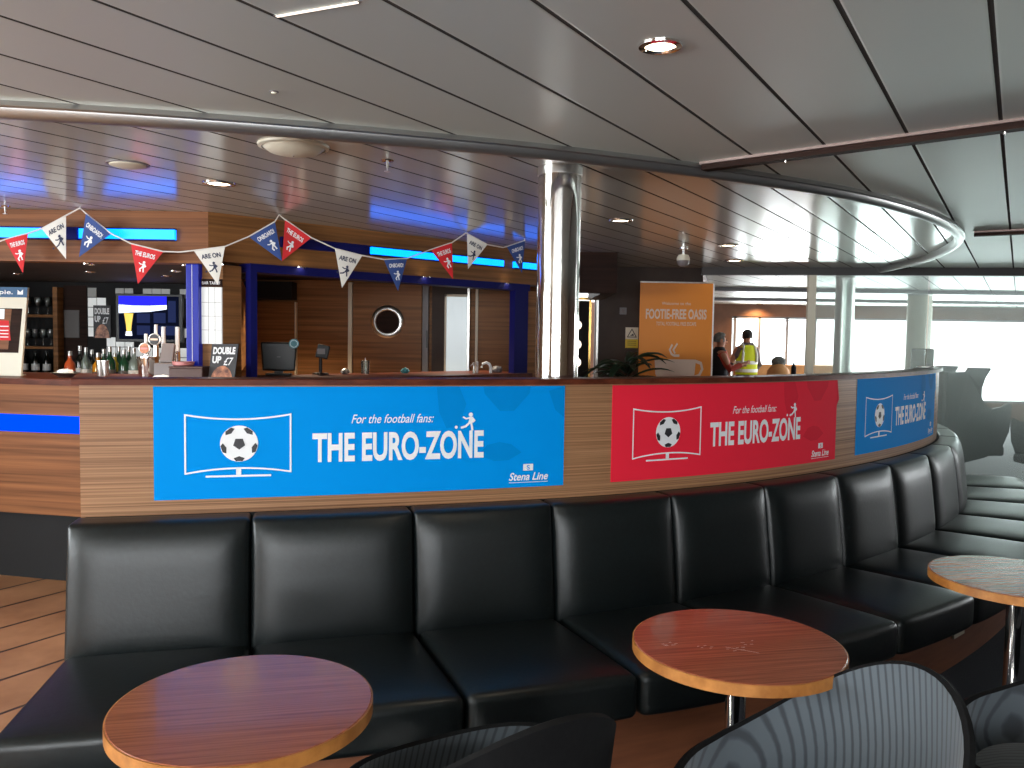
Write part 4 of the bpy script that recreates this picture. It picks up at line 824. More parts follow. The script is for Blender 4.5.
# things on the counter, left opening (z 1.27) and the bottle rail (z 1.11)
names = ['clear', 'dark', 'clear', 'orange', 'amber', 'green', 'yellow', 'green', 'green', 'green', 'dark', 'green', 'clear']
mm = {'clear': M['clear_glass'], 'dark': M['dark_glass'], 'amber': M['amber'], 'green': M['green_glass'], 'yellow': M['yellow_sp'], 'orange': M['orange_sp']}
nice = {'clear': 'clear glass', 'dark': 'dark glass', 'amber': 'amber spirit', 'green': 'green glass', 'yellow': 'pale yellow', 'orange': 'orange-red'}
spots = [(70, 'orange', 366, 0.26), (86, 'clear', 0, 0.29), (92, 'dark', 0, 0.27), (98, 'amber', 0, 0.25), (104, 'green', 0, 0.28), (103, 'amber', 0, 0.24), (110, 'green', 0, 0.30), (115, 'yellow', 0, 0.25), (119, 'green', 0, 0.30), (124, 'green', 0, 0.28), (129, 'green', 0, 0.30), (80, 'dark', 0, 0.30), (134, 'clear', 0, 0.29)]
wh = ['standing at the left end of the bottle rail', 'second from the left on the bottle rail', 'third from the left, close to the clear bottles', 'short, in front of the dark bottles', 'tall, behind the amber spirit', 'beside the tall green bottle', 'in front of the poster on the tiles', 'low, between two green bottles', 'under the left edge of the television', 'under the television, right of the yellow one', 'tall, under the middle of the television', 'near the wood panel with the grey notice', 'last on the right beside the steel shakers']
protos = {}
for i, (px, k, _, h) in enumerate(spots):
    Yb = 6.68 + 0.09 * ((i * 7) % 3); q = place(px, 370, Yb); h2 = h + 0.03
    o = mk_bottle('%s bottle %s' % (nice[k], wh[i]), 'spirit bottles on the rail behind the bar', mm[k], M['white'] if k in ('clear', 'dark') else M['notice'], h2, 0.036 if i % 3 else 0.042, 'steel')
    o.location = (q.x, Yb, 1.1105)
for px, lab in ((140, 'left of the two'), (144.5, 'right of the two')):
    q = place(px, 370, 6.0); t = thing('cocktail_shaker', 'steel cup on the counter left of the beer taps, %s' % lab, 'cup', (q.x, 5.42, 1.2705), group='steel cups by the taps'); lathe_obj('cup', [(0, 0), (0.018, 0), (0.024, 0.10), (0.022, 0.10), (0.017, 0.004), (0, 0.004)], M['steel'], t, 20); lathe_obj('rim', [(0.0225, 0.099), (0.0255, 0.099), (0.0255, 0.103), (0.0225, 0.103)], M['chrome'], t, 20)
q = place(151.5, 378, 5.35); t = thing('ice_bucket', 'shiny steel ice bucket beside the beer taps', 'bucket', (q.x - .025, 5.36, 1.2705)); lathe_obj('body', [(0, 0), (0.055, 0), (0.066, 0.13), (0.062, 0.13), (0.052, 0.004), (0, 0.004)], M['chrome'], t, 28); lathe_obj('rim', [(0.062, 0.128), (0.069, 0.128), (0.069, 0.134), (0.062, 0.134)], M['chrome'], t, 28)
def beer_tap(px, zc, m_in, label, r=0.038):
    q = place(px, 350, 5.46); t = thing('beer_tap', label, 'beer tap', (q.x, 5.46, 1.2705), group='beer taps on the bar'); 
    lathe_obj('tower', [(0, 0), (0.035, 0), (0.035, 0.01), (0.018, 0.02), (0.018, zc - 1.27 - 0.02), (0, zc - 1.27 - 0.02)], M['chrome'], t, 20)
    T = Matrix.Translation((0, -0.012, zc - 1.2705)) @ Matrix.Rotation(math.pi / 2, 4, 'X'); finish('roundel', lathe(BM(), [(0, 0), (r, 0), (r, 0.012), (r * 0.84, 0.014), (0, 0.014)], 28, T), M['steel'], t, True)
    finish('badge', lathe(BM(), [(0, 0.0145), (r * 0.84, 0.0145), (r * 0.84, 0.017), (0, 0.017)], 28, T), m_in, t)
    b = BM(); box(b, -r * 0.6, r * 0.6, -0.0300, -0.0292, zc - 1.2705 - 0.006, zc - 1.2705 + 0.006); finish('badge_band', b, M['pink'] if m_in == M['copper'] else M['mauve'], t); finish('handle', BX(-0.008, 0.008, -0.01, 0.012, zc - 1.2705 + r * 0.7, zc - 1.2705 + r * 0.7 + 0.07, 0.004), M['white'], t); return t
beer_tap(146, 1.455, M['copper'], 'beer tap with the lower reddish round badge, left'); beer_tap(156, 1.515, M['ink'], 'beer tap with the higher black round badge, in front of the television', 0.040)
for px, lab in ((163.5, 'left'), (177.5, 'right')):
    q = place(px, 350, 5.6); t = thing('tap_handle', 'tall pale tap handle, %s one, rising behind the grey till' % lab, 'beer tap', (q.x, 5.60, 1.2705)); finish('handle', BX(-0.012, 0.012, -0.01, 0.01, 0.16, 0.33, 0.005), M['white'], t); lathe_obj('tower', [(0, 0), (0.02, 0), (0.018, 0.15), (0.01, 0.17), (0, 0.17)], M['chrome'], t); finish('spout', tube(BM(), [(0, 0, 0.15), (0, -0.04, 0.15), (0, -0.055, 0.11)], 0.007, 8), M['chrome'], t, True)
t = thing('till', 'grey till with its slanted back to the camera and white paper on it', 'till', (place(170, 370, 5.2).x, 5.24, 1.2705)); finish('base', BX(-0.09, 0.08, -0.07, 0.10, 0, 0.10, 0.008), M['grey_plastic'], t)
b = BM(); T = Matrix.Translation((-0.035, 0.02, 0.10)) @ Matrix.Rotation(math.radians(-18), 4, 'X'); box(b, -0.05, 0.03, -0.015, 0.015, 0, 0.125, 0.006, T); finish('screen_back', b, M['mauve_grey'] if 'mauve_grey' in M else M['grey_plastic'], t)
b = BM(); lathe(b, [(0, 0.014), (0.05, 0.010), (0.078, 0.0), (0, 0.0)], 20, Matrix.Translation((-0.012, -0.115, 0)) @ Matrix.Diagonal((1.1, 0.5, 2.2, 1))); finish('paper', b, M['white'], t, True)
t = thing('pink_tray', 'round pink tray on the low brown box at the blue post foot', 'tray', (-1.99, 5.02, 1.361)); lathe_obj('tray', [(0, 0), (0.05, 0), (0.062, 0.006), (0.062, 0.022), (0.058, 0.022), (0.05, 0.008), (0, 0.008)], M['pink'], t, 28); lathe_obj('rim', [(0.058, 0.020), (0.064, 0.020), (0.064, 0.026), (0.058, 0.026)], M['pink'], t, 28)
t = thing('drip_box', 'low brown box on the bar between the till and the drinks sign', 'box', (-1.95, 5.02, 1.2705)); finish('body', BX(-0.10, 0.10, -0.07, 0.07, 0, 0.078, 0.005), M['brown_box'], t); finish('lid', BX(-0.102, 0.102, -0.072, 0.072, 0.078, 0.09, 0.004), M['brown_box'], t)
# DOUBLE UP sign standing at the pier
q0, q1, q2, q3 = place(208, 379, 5.0), place(234, 379, 5.0), place(238.5, 344, 5.02), place(212, 344, 5.02)
zb = 1.2705; q0.z = q1.z = zb; t = thing('promotion_sign', 'black DOUBLE UP sign standing on the bar at the corner pier', 'sign', (q0.x, 5.02, zb))
mp = lambda u, v: q3.lerp(q2, u).lerp(q0.lerp(q1, u), v)
bm = BM(); f = [bm.verts.new(p) for p in (q0, q1, q2, q3)]; k = [bm.verts.new(p + Vector((0, 0.012, 0))) for p in (q0, q1, q2, q3)]; bm.faces.new(f); bm.faces.new(k[::-1]); [bm.faces.new((f[i], k[i], k[(i + 1) % 4], f[(i + 1) % 4])) for i in range(4)]; bmesh.ops.recalc_face_normals(bm, faces=bm.faces[:])
wp('board', bm, M['ink'], t); mps = lambda u, v: mp(u, v) + Vector((0, -0.0025, 0)); double_up(t, mps); wp('stand', BX(q0.x, q1.x, 5.012, 5.07, zb, zb + 0.01), M['clear_glass'], t)
q = place(68, 380, 5.25); t = thing('napkin_bowl', 'shiny pale bowl with crumpled white napkins at the left end of the bar', 'bowl', (q.x, 5.22, 1.2705)); lathe_obj('bowl', [(0, 0), (0.04, 0), (0.045, 0.008), (0.085, 0.028), (0.082, 0.030), (0.04, 0.014), (0, 0.012)], M['steel'], t, 28)
bm = BM(); bmesh.ops.create_icosphere(bm, subdivisions=3, radius=0.04); [setattr(v, 'co', Vector((v.co.x * 1.2, v.co.y, v.co.z * 0.45 + 0.034)) * (1 + 0.1 * math.sin(v.co.x * 190) * math.cos(v.co.y * 170))) for v in bm.verts]; finish('napkin', bm, M['white'], t, True)
# ------------------------------------------------------------------ right opening: till monitor, card reader, tumblers
q = place(272, 372, 5.75); t = thing('till_monitor', 'black till monitor seen from behind inside the blue frame', 'monitor', (q.x, 5.92, 1.2705), math.radians(12))
bm = BM(); box(bm, -0.125, 0.125, -0.03, 0.03, 0.03, 0.235, 0.012); 
for v in bm.verts:
    if v.co.z < 0.1: v.co.x *= 0.9
finish('casing', bm, M['black'], t); finish('foot', BX(-0.09, 0.09, -0.06, 0.06, 0, 0.012, 0.004), M['black'], t); finish('neck', BX(-0.03, 0.03, -0.02, 0.02, 0.012, 0.04), M['black'], t); finish('mark', BX(-0.012, 0.012, -0.0315, -0.0301, 0.128, 0.132), M['grey_plastic'], t)
T = Matrix.Translation((0.105, -0.034, 0.225)) @ Matrix.Rotation(math.pi / 2, 4, 'X'); finish('round_sticker', lathe(BM(), [(0, 0), (0.035, 0), (0.035, 0.003), (0, 0.003)], 28, T), M['teal'], t); finish('sticker_ring', lathe(BM(), [(0.024, 0.0032), (0.026, 0.0032), (0.026, 0.0042), (0.024, 0.0042)], 28, T), M['door_glass'], t)
q = place(314, 372, 5.9); t = thing('card_reader', 'black card reader on a stand right of the till monitor', 'card reader', (q.x, 6.1, 1.2705), 0.3); finish('pole', lathe(BM(), [(0.012, 0.01), (0.012, 0.13)], 14), M['black'], t); lathe_obj('base', [(0, 0), (0.06, 0), (0.055, 0.012), (0, 0.014)], M['black'], t, 24)
b = BM(); box(b, -0.04, 0.05, -0.02, 0.015, 0.0, 0.10, 0.008, Matrix.Translation((0, 0, 0.12)) @ Matrix.Rotation(math.radians(12), 4, 'Y')); finish('handset', b, M['black'], t); finish('key_pad', BX(-0.025, 0.03, -0.024, -0.02, 0.15, 0.19), M['grey_plastic'], t)
q = place(354, 372, 5.9); t = thing('tumbler', 'clear tumbler on the bar in front of the porthole door', 'glass', (q.x, 6.35, 1.2705)); lathe_obj('glass', [(0, 0.004), (0.028, 0.004), (0.032, 0.10), (0.034, 0.10), (0.030, 0), (0, 0)], M['tumbler'], t, 24); lathe_obj('straw', [(0.003, 0.006), (0.003, 0.12)], M['white'], t, 8)
for px, Yq, m_, n_, lb, sc in ((405, 6.5, 'teal', 'cloth', 'small crumpled blue cloth on the bar left of the corkscrews', 0.035), (497, 6.9, 'frame', 'cloth', 'crumpled grey paper on the bar beside the blue frame post', 0.045), (345, 6.2, 'steel', 'foil', 'crumpled silver foil on the bar near the tumbler', 0.035)):
    q = place(px, 374, Yq); bm = BM(); bmesh.ops.create_icosphere(bm, subdivisions=3, radius=sc)
    for v in bm.verts: v.co *= 1 + 0.16 * math.sin(v.co.x * 210 + 1) * math.cos(v.co.z * 190); v.co.z = max(0, v.co.z * 0.75 + sc * 0.5)
    o = finish(n_, bm, M[m_], None, True); o.location = (q.x, Yq, 1.2705); tag(o, lb, n_)
q = place(485, 374, 6.75); t = thing('water_font', 'small white swan-neck tap on the bar left of the blue post', 'tap', (q.x, 6.75, 1.2705)); finish('spout', tube(BM(), [(0.045, 0, 0), (0.045, 0, 0.05), (0.035, 0, 0.075), (0.01, 0, 0.085), (-0.02, 0, 0.075), (-0.03, 0, 0.045)], 0.012, 10), M['white'], t, True); finish('lever', BX(-0.075, -0.055, -0.01, 0.01, 0, 0.095, 0.004), M['white'], t)
q = place(474, 374, 6.75); t = thing('corkscrew', 'metal winged opener standing on the bar', 'opener', (q.x, 6.70, 1.2705)); lathe_obj('stem', [(0, 0), (0.016, 0), (0.009, 0.03), (0.009, 0.07), (0.013, 0.085), (0, 0.09)], M['steel'], t, 14); finish('wings', tube(BM(), [(-0.03, 0, 0.055), (-0.01, 0, 0.075), (0.01, 0, 0.075), (0.03, 0, 0.055)], 0.005, 8), M['steel'], t)
# ================================================================== BEHIND THE COLUMN: lit door, switch, warning sign, plant, banner
t = thing('porthole_entrance', 'black door with three round warm lights beside the column', 'door', (0.7, 8.45, 0)); wp('leaf', BX(0.36, 0.80, 8.50, 8.54, 0, 1.95, 0.003), M['matt_black'], t)
wp('gold_strip', BX(0.775, 0.797, 8.47, 8.50, 0, 1.96), M['gold'], t); wp('frame', BX(0.845, 0.87, 8.44, 8.492, 0, 1.99, 0.003), M['steel'], t); wp('frame_head', BX(0.30, 0.845, 8.46, 8.49, 1.955, 1.985, 0.003), M['gold'], t)
for z in (1.70, 1.503, 1.32):
    wp('round_light', lathe(BM(), [(0, 0), (0.048, 0), (0.048, 0.008), (0, 0.008)], 28, Matrix.Translation((0.655, 8.499, z)) @ Matrix.Rotation(math.pi / 2, 4, 'X')), M['lamp_soft'], t)
t = thing('light_switch', 'pale square switch plate on the dark wall left of the orange banner', 'switch', (1.12, 8.48, 1.85)); wp('plate', BX(1.085, 1.155, 8.478, 8.489, 1.815, 1.885, 0.003), M['frame'], t); wp('rocker', BX(1.105, 1.135, 8.474, 8.478, 1.83, 1.87, 0.001), M['grey_plastic'], t)
t = thing('warning_sign', 'white and yellow warning sign half hidden by the orange banner', 'sign', (1.21, 8.48, 1.58)); wp('plate', BX(1.15, 1.28, 8.483, 8.489, 1.565, 1.685), M['cream'], t); wp('yellow_panel', BX(1.15, 1.28, 8.483, 8.489, 1.475, 1.564), M['yellow'], t)
b = BM(); mp = lambda u, v: Vector((1.15 + u, 8.4815, 1.685 - v)); stroke(b, [(0.065, 0.018), (0.11, 0.098), (0.02, 0.098)], 0.008, mp, True); poly2(b, [(0.045, 0.085), (0.08, 0.062), (0.085, 0.085)], mp); [stroke(b, [(0.02, v), (0.11, v)], 0.005, mp) for v in (0.14, 0.16, 0.18)]; wp('symbol', b, M['ink'], t)
# plant
t = thing('potted_plant', 'dark leafy potted plant in front of the orange banner foot', 'plant', (1.02, 7.35, 0))
lathe_obj('pot', [(0, 0), (0.14, 0), (0.18, 0.34), (0.165, 0.34), (0.15, 0.30), (0, 0.30)], M['matt_black'], t, 32); lathe_obj('trunk', [(0.03, 0.3), (0.022, 0.7), (0.018, 1.36), (0, 1.38)], M['dark_wood'], t, 12)
bm = BM()
for i in range(46):
    a = i * 2.39996; base = Vector((0, 0, 0.95 + 0.42 * i / 46)); L = 0.36 + 0.16 * R.random(); el = 0.9 - 0.9 * R.random(); cur = 0.9 + 0.5 * R.random(); hw = 0.032 + 0.016 * R.random(); Pp = []; n = 7
    for k in range(n + 1):
        f = k / n; rr = L * f; e_ = el - cur * f * f; p = base + Vector((math.cos(a) * rr * math.cos(el * 0.6), math.sin(a) * rr * math.cos(el * 0.6), L * (math.sin(el) * f - 0.55 * cur * f * f + 0.1 * f))); w__ = hw * math.sin(math.pi * min(1, f * 0.93 + 0.07)) ** 0.8 + 0.001; sd = Vector((-math.sin(a), math.cos(a), 0)) * w__
        Pp.append((bm.verts.new(p - sd + Vector((0, 0, 0.4 * w__))), bm.verts.new(p), bm.verts.new(p + sd + Vector((0, 0, 0.4 * w__)))))
    for q1_, q2_ in zip(Pp, Pp[1:]): bm.faces.new((q1_[0], q1_[1], q2_[1], q2_[0])); bm.faces.new((q1_[1], q1_[2], q2_[2], q2_[1]))
o = finish('foliage', bm, M['leaf'], t, True); md = o.modifiers.new('s', 'SOLIDIFY'); md.thickness = 0.0015
# orange roll-up banner
t = thing('roll_up_banner', 'orange roll-up banner promising a football-free oasis', 'banner', (1.545, 7.9, 0))
BW, BH, BZ = 0.345, 2.04, 0.06; wp('cassette', BX(1.545 - 0.37, 1.545 + 0.37, 7.84, 7.96, 0.0, 0.09, 0.02), M['steel'], t)
bm = BM(); N = 10; fr_ = []
def by(f): return 7.9 + 0.012 * math.sin(f * 5)
for z in (0.09, BH + BZ):
    for sgn in (0, 1): fr_.append([bm.verts.new((1.545 - BW + 2 * BW * i / N, 7.895 + 0.003 * sgn, z)) for i in range(N + 1)])
for i in range(N):
    bm.faces.new((fr_[0][i], fr_[0][i + 1], fr_[2][i + 1], fr_[2][i])); bm.faces.new((fr_[1][i], fr_[3][i], fr_[3][i + 1], fr_[1][i + 1]))
bm.faces.new((fr_[0][0], fr_[2][0], fr_[3][0], fr_[1][0])); bm.faces.new((fr_[0][N], fr_[1][N], fr_[3][N], fr_[2][N])); wp('sheet', bm, M['orange'], t)
wp('top_rail', BX(1.545 - BW - 0.002, 1.545 + BW + 0.002, 7.889, 7.903, BH + BZ, BH + BZ + 0.014, 0.003), M['steel'], t); wp('edge_strip', BX(1.545 + BW, 1.545 + BW + 0.014, 7.893, 7.901, 0.09, BH + BZ), M['white'], t); wp('support_pole', BX(1.535, 1.555, 7.91, 7.93, 0.08, BH + BZ), M['steel'], t)
mp = lambda u, v: Vector((1.545 - BW + 2 * BW * u, 7.8935, BH + BZ - v))
b = BM(); put_text(b, 'Welcome to the', mp, 0.30, 0.70, 0.205, 0.028, 0.006); put_text(b, 'FOOTIE-FREE OASIS', mp, 0.085, 0.92, 0.335, 0.088, 0.03); put_text(b, 'TOTAL FOOTBALL FREE ESCAPE', mp, 0.23, 0.78, 0.40, 0.034, 0.01)
stroke(b, [(0.46, 0.58), (0.425, 0.63), (0.45, 0.67), (0.49, 0.685), (0.56, 0.685)], 0.022, lambda u, v: mp(u, v)); stroke(b, [(0.53, 0.57), (0.475, 0.63), (0.50, 0.665)], 0.02, mp); wp('lettering', b, M['mauve'], t)
b = BM(); poly2(b, [(0.22, 0.72), (0.79, 0.72), (0.775, 0.86), (0.72, 0.95), (0.62, 1.02), (0.39, 1.02), (0.29, 0.95), (0.235, 0.86)], mp); stroke(b, [(0.78, 0.735), (0.86, 0.755), (0.88, 0.81), (0.84, 0.87), (0.76, 0.89)], 0.03, mp); wp('cup_print', b, M['mauve'], t)
# ================================================================== FAR LOUNGE
def shell_chair(x, y, rz, m, label, sc=1.0, group=None):
    """high-backed wing chair: wings flare at the top and sweep down in a round cut to the arms; faces +x"""
    t = thing('wing_chair', label, 'chair', (x, y, 0), rz, group)
    side = [(-0.34, 0.26), (-0.36, 0.60), (-0.37, 1.26), (-0.15, 1.265), (-0.12, 1.315), (0.12, 1.31), (0.055, 1.20), (0.025, 1.09), (0.035, 0.99), (0.085, 0.905), (0.155, 0.87), (0.25, 0.885), (0.33, 0.93), (0.37, 0.90), (0.35, 0.62), (0.28, 0.44), (0.10, 0.33), (-0.12, 0.27)]
    for sg in (-1, 1):
        bm = BM(); y0_, y1_ = (0.30 * sg, 0.34 * sg); a = [bm.verts.new((px * sc, y0_ * sc, pz * sc)) for px, pz in side]; b = [bm.verts.new((px * sc, (y1_ + 0.02 * sg * (pz > 1)) * sc, pz * sc)) for px, pz in side]; n = len(side)
        bm.faces.new(a); bm.faces.new(b[::-1]); [bm.faces.new((a[i], b[i], b[(i + 1) % n], a[(i + 1) % n])) for i in range(n)]; bmesh.ops.recalc_face_normals(bm, faces=bm.faces[:]); es = [e for e in bm.edges if len(e.link_faces) == 2 and e.calc_face_angle(0) > 1.2]; bmesh.ops.bevel(bm, geom=es, offset=0.008 * sc, segments=2, affect='EDGES')
        finish('wing', bm, m, t)
    b = BX(-0.40 * sc, -0.34 * sc, -0.335 * sc, 0.335 * sc, 0.26 * sc, 1.27 * sc, 0.02 * sc, None, 3); finish('backrest', b, m, t); finish('seat', BX(-0.335 * sc, 0.34 * sc, -0.295 * sc, 0.295 * sc, 0.34 * sc, 0.46 * sc, 0.04 * sc, None, 3), m, t)
    lathe_obj('pedestal', [(0.03, 0.02), (0.03, 0.34), (0, 0.34)], M['steel'], t, 20).scale = (1, 1, sc); lathe_obj('foot', [(0, 0), (0.24, 0), (0.24, 0.012), (0.05, 0.03), (0, 0.03)], M['steel'], t, 32); return t
shell_chair(5.08, 9.35, 0.0, M['teal_shell'], 'dark high-backed wing chair right of the bar screen end, behind the glass', 1.0, 'dark wing chairs beyond the glass')
shell_chair(5.80, 8.85, math.radians(178), M['matt_black'], 'black wing chair at the right edge of the photo, behind the glass joint', 0.82, 'dark wing chairs beyond the glass')
shell_chair(4.62, 10.4, math.radians(0), M['matt_black'], 'black low wing chair half hidden behind the teal one', 0.62, 'dark wing chairs beyond the glass')
def stool(x, y, rz, label):
    t = thing('bar_stool', label, 'stool', (x, y, 0), rz); finish('backrest', BX(-0.15, 0.15, 0.12, 0.16, 1.02, 1.50, 0.02), M['olive_shell'], t); finish('seat', BX(-0.17, 0.17, -0.17, 0.16, 0.95, 1.02, 0.02), M['olive_shell'], t)
    lathe_obj('pole', [(0.03, 0.02), (0.03, 0.95)], M['chrome'], t, 16); lathe_obj('base', [(0, 0), (0.2, 0), (0.2, 0.012), (0, 0.03)], M['chrome'], t, 28); return t
stool(5.50, 11.0, 0.0, 'olive high-backed bar stool against the bright windows')
t = thing('saucer', 'pale saucer on the far right end of the screen ledge', 'plate', tuple(SCR.pt(SCR.s_at_x(2.86), -0.065, 1.3955))); lathe_obj('dish', [(0, 0), (0.03, 0), (0.055, 0.008), (0.054, 0.010), (0.03, 0.003), (0, 0.003)], M['white'], t, 28); lathe_obj('rim', [(0.053, 0.0085), (0.057, 0.0085), (0.057, 0.011), (0.053, 0.011)], M['steel'], t, 28)
t = thing('window_bench', 'long tan upholstered bench under the far lounge windows', 'bench', (5.3, 15.8, 0)); 
for i in range(3): wp('back_cushion', BX(4.25 + i * 0.72, 4.955 + i * 0.72, 15.75, 15.95, 0.45, 1.13, 0.04, None, 3), M['tan'], t)
for i in range(3): wp('seat_cushion', BX(4.25 + i * 0.72, 4.955 + i * 0.72, 15.15, 15.75, 0.30, 0.46, 0.03, None, 3), M['tan'], t)
wp('base', BX(4.25, 6.40, 15.2, 15.93, 0, 0.30), M['dark_wood'], t)
t = thing('tub_armchair', 'rounded tan armchair with a grey headrest before the far windows', 'armchair', (4.36, 13.6, 0)); lathe_obj('shell', [(0.14, 0.10), (0.22, 0.4), (0.21, 0.9), (0.17, 1.10), (0.08, 1.20), (0, 1.22)], M['tan'], t, 32); lathe_obj('base', [(0, 0), (0.18, 0), (0.18, 0.02), (0.05, 0.10), (0.14, 0.10)], M['steel'], t, 24)
bm = BM(); bmesh.ops.create_uvsphere(bm, u_segments=20, v_segments=12, radius=0.12); [setattr(v, 'co', Vector((v.co.x, v.co.y * 0.7, v.co.z * 0.8 + 1.23))) for v in bm.verts]; finish('headrest', bm, M['grey_cloth'], t, True)
t = thing('bottle_stand', 'small dark bottle on a slim black stand before the far windows', 'stand', (4.07, 12.0, 0)); lathe_obj('stand', [(0, 0), (0.14, 0), (0.14, 0.02), (0.02, 0.04), (0.02, 1.05), (0.07, 1.06), (0.07, 1.08), (0, 1.08)], M['black'], t, 24); lathe_obj('bottle', [(0, 1.082), (0.036, 1.082), (0.036, 1.20), (0.015, 1.235), (0.015, 1.26), (0, 1.26)], M['dark_cloth'], t, 20)
# ------------------------------------------------------------------ people
def skin_body(name, pts, edges, parent, m, levels=2):
    """one continuous surface grown over a joint skeleton"""
    me = bpy.data.meshes.new(name); me.from_pydata([p[:3] for p in pts], edges, []); o = bpy.data.objects.new(name, me); C.objects.link(o); me.materials.append(m); o.parent = parent
    md = o.modifiers.new('skin', 'SKIN'); md.use_smooth_shade = True; lay = me.skin_vertices[0] if me.skin_vertices else None
    if lay is None:
        bmx = BM(); bmx.from_mesh(me); bmx.verts.layers.skin.verify(); bmx.to_mesh(me); bmx.free(); lay = me.skin_vertices[0]
    for i, p in enumerate(pts): r = p[3]; lay.data[i].radius = r if isinstance(r, tuple) else (r, r); lay.data[i].use_root = (i == 0)
    s_ = o.modifiers.new('sub', 'SUBSURF'); s_.levels = levels; s_.render_levels = levels; return o
def person(x, y, rz, h, label, shirt, trousers, arms, hair, vest=False):
    """faces +y in its own space; h standing height; arms: per side elbow and wrist offsets from the shoulder"""
    t = thing('person', label, 'person', (x, y, 0), rz); k = h / 1.8
    def S(*p): return (p[0] * k, p[1] * k, p[2] * k)
    P = [S(0, 0, 0.98) + ((0.15 * k, 0.10 * k),), S(0, 0.005, 1.12) + ((0.135 * k, 0.095 * k),), S(0, 0.0, 1.30) + ((0.16 * k, 0.11 * k),), S(0, -0.01, 1.44) + ((0.13 * k, 0.085 * k),), S(0, 0.0, 1.52) + (0.058 * k,), S(0, 0.02, 1.58) + (0.06 * k,), S(0, 0.02, 1.65) + ((0.078 * k, 0.092 * k),), S(0, 0.01, 1.715) + (0.055 * k,)]
    E_l = [(0, 1), (1, 2), (2, 3), (3, 4), (4, 5), (5, 6), (6, 7)]
    for sg, am in ((-1, arms[0]), (1, arms[1])):
        i = len(P); sh = (0.185 * sg, -0.005, 1.43); P += [S(*sh) + (0.058 * k,), S(sh[0] + am[0][0], sh[1] + am[0][1], sh[2] + am[0][2]) + (0.042 * k,), S(sh[0] + am[1][0], sh[1] + am[1][1], sh[2] + am[1][2]) + (0.028 * k,)]
        E_l += [(3, i), (i, i + 1), (i + 1, i + 2)]; wr = Vector(P[i + 2][:3]); d = (wr - Vector(P[i + 1][:3])).normalized(); sdv = d.cross(Vector((sg, 0.2, 0))).normalized(); j = len(P)
        palm = wr + d * 0.07 * k; P.append(tuple(palm) + ((0.036 * k, 0.018 * k),)); E_l.append((i + 2, j))
        for q_ in range(4):
            o_ = sdv * (q_ - 1.5) * 0.019 * k; a1 = palm + o_ + d * (0.045 * k); a2 = a1 + d * (0.035 - 0.004 * abs(q_ - 1)) * k - Vector((0, 0, 0)) ; z = len(P); P += [tuple(a1) + (0.0085 * k,), tuple(a2) + (0.007 * k,)]; E_l += [(j, z), (z, z + 1)]
        th = wr + d * 0.03 * k + sdv * 0.035 * k; z = len(P); P += [tuple(th) + (0.010 * k,), tuple(th + d * 0.035 * k + sdv * 0.012 * k) + (0.008 * k,)]; E_l += [(j, z), (z, z + 1)]
    for sg in (-1, 1):
        i = len(P); P += [S(0.095 * sg, 0, 0.90) + (0.088 * k,), S(0.10 * sg, 0.015, 0.50) + (0.06 * k,), S(0.105 * sg, -0.01, 0.10) + (0.042 * k,), S(0.11 * sg, 0.06, 0.035) + ((0.045 * k, 0.03 * k),), S(0.115 * sg, 0.16, 0.025) + ((0.042 * k, 0.022 * k),)]
        E_l += [(0, i), (i, i + 1), (i + 1, i + 2), (i + 2, i + 3), (i + 3, i + 4)]
    body = skin_body('body', P, E_l, t, M['skin'])
    def garment(name, prof, m, n=28):
        bm = BM(); rg = [[bm.verts.new((rx * k * math.cos(2 * math.pi * i / n), (ry * math.sin(2 * math.pi * i / n) + oy) * k, z * k)) for i in range(n)] for rx, ry, oy, z in prof]
        for a, b in zip(rg, rg[1:]): [bm.faces.new((a[i], a[(i + 1) % n], b[(i + 1) % n], b[i])) for i in range(n)]
        bmesh.ops.recalc_face_normals(bm, faces=bm.faces[:]); o = finish(name, bm, m, t, True); so = o.modifiers.new('s', 'SOLIDIFY'); so.thickness = 0.006; return o
    garment('shirt', [(0.178, 0.125, 0, 0.96), (0.168, 0.12, 0, 1.12), (0.188, 0.13, 0, 1.30), (0.20, 0.12, -0.005, 1.42), (0.14, 0.095, -0.005, 1.49), (0.07, 0.07, 0, 1.54)], shirt)
    for sg, am in ((-1, arms[0]), (1, arms[1])):
        sh = Vector((0.12 * sg, -0.005, 1.43)); el = Vector((0.185 * sg + am[0][0], am[0][1] - 0.005, 1.43 + am[0][2])); wr = Vector((0.185 * sg + am[1][0], am[1][1] - 0.005, 1.43 + am[1][2]))
        pp = [sh * k, sh.lerp(el, 0.5) * k, el * k, el.lerp(wr, 0.8) * k]; finish('sleeve', tube(BM(), pp, [0.088 * k, 0.070 * k, 0.055 * k, 0.042 * k], 16), shirt if not isinstance(arms[2] if len(arms) > 2 else None, bpy.types.Material) else arms[2], t, True)
    garment('trousers_waist', [(0.172, 0.122, 0, 1.02), (0.18, 0.13, 0, 0.92), (0.185, 0.125, 0, 0.84)], trousers)
    for sg in (-1, 1): finish('trouser_leg', tube(BM(), [(0.095 * sg * k, 0, 0.88 * k), (0.10 * sg * k, 0.015 * k, 0.5 * k), (0.105 * sg * k, -0.01 * k, 0.07 * k)], [0.105 * k, 0.08 * k, 0.068 * k], 20), trousers, t, True)
    for sg in (-1, 1): finish('shoe', (lambda b_: b_)(BX((0.11 * sg - 0.05) * k, (0.11 * sg + 0.05) * k, -0.07 * k, 0.21 * k, 0, 0.075 * k, 0.025 * k, None, 3)), M['matt_black'], t, True)
    bm = BM(); bmesh.ops.create_uvsphere(bm, u_segments=24, v_segments=16, radius=0.098 * k)
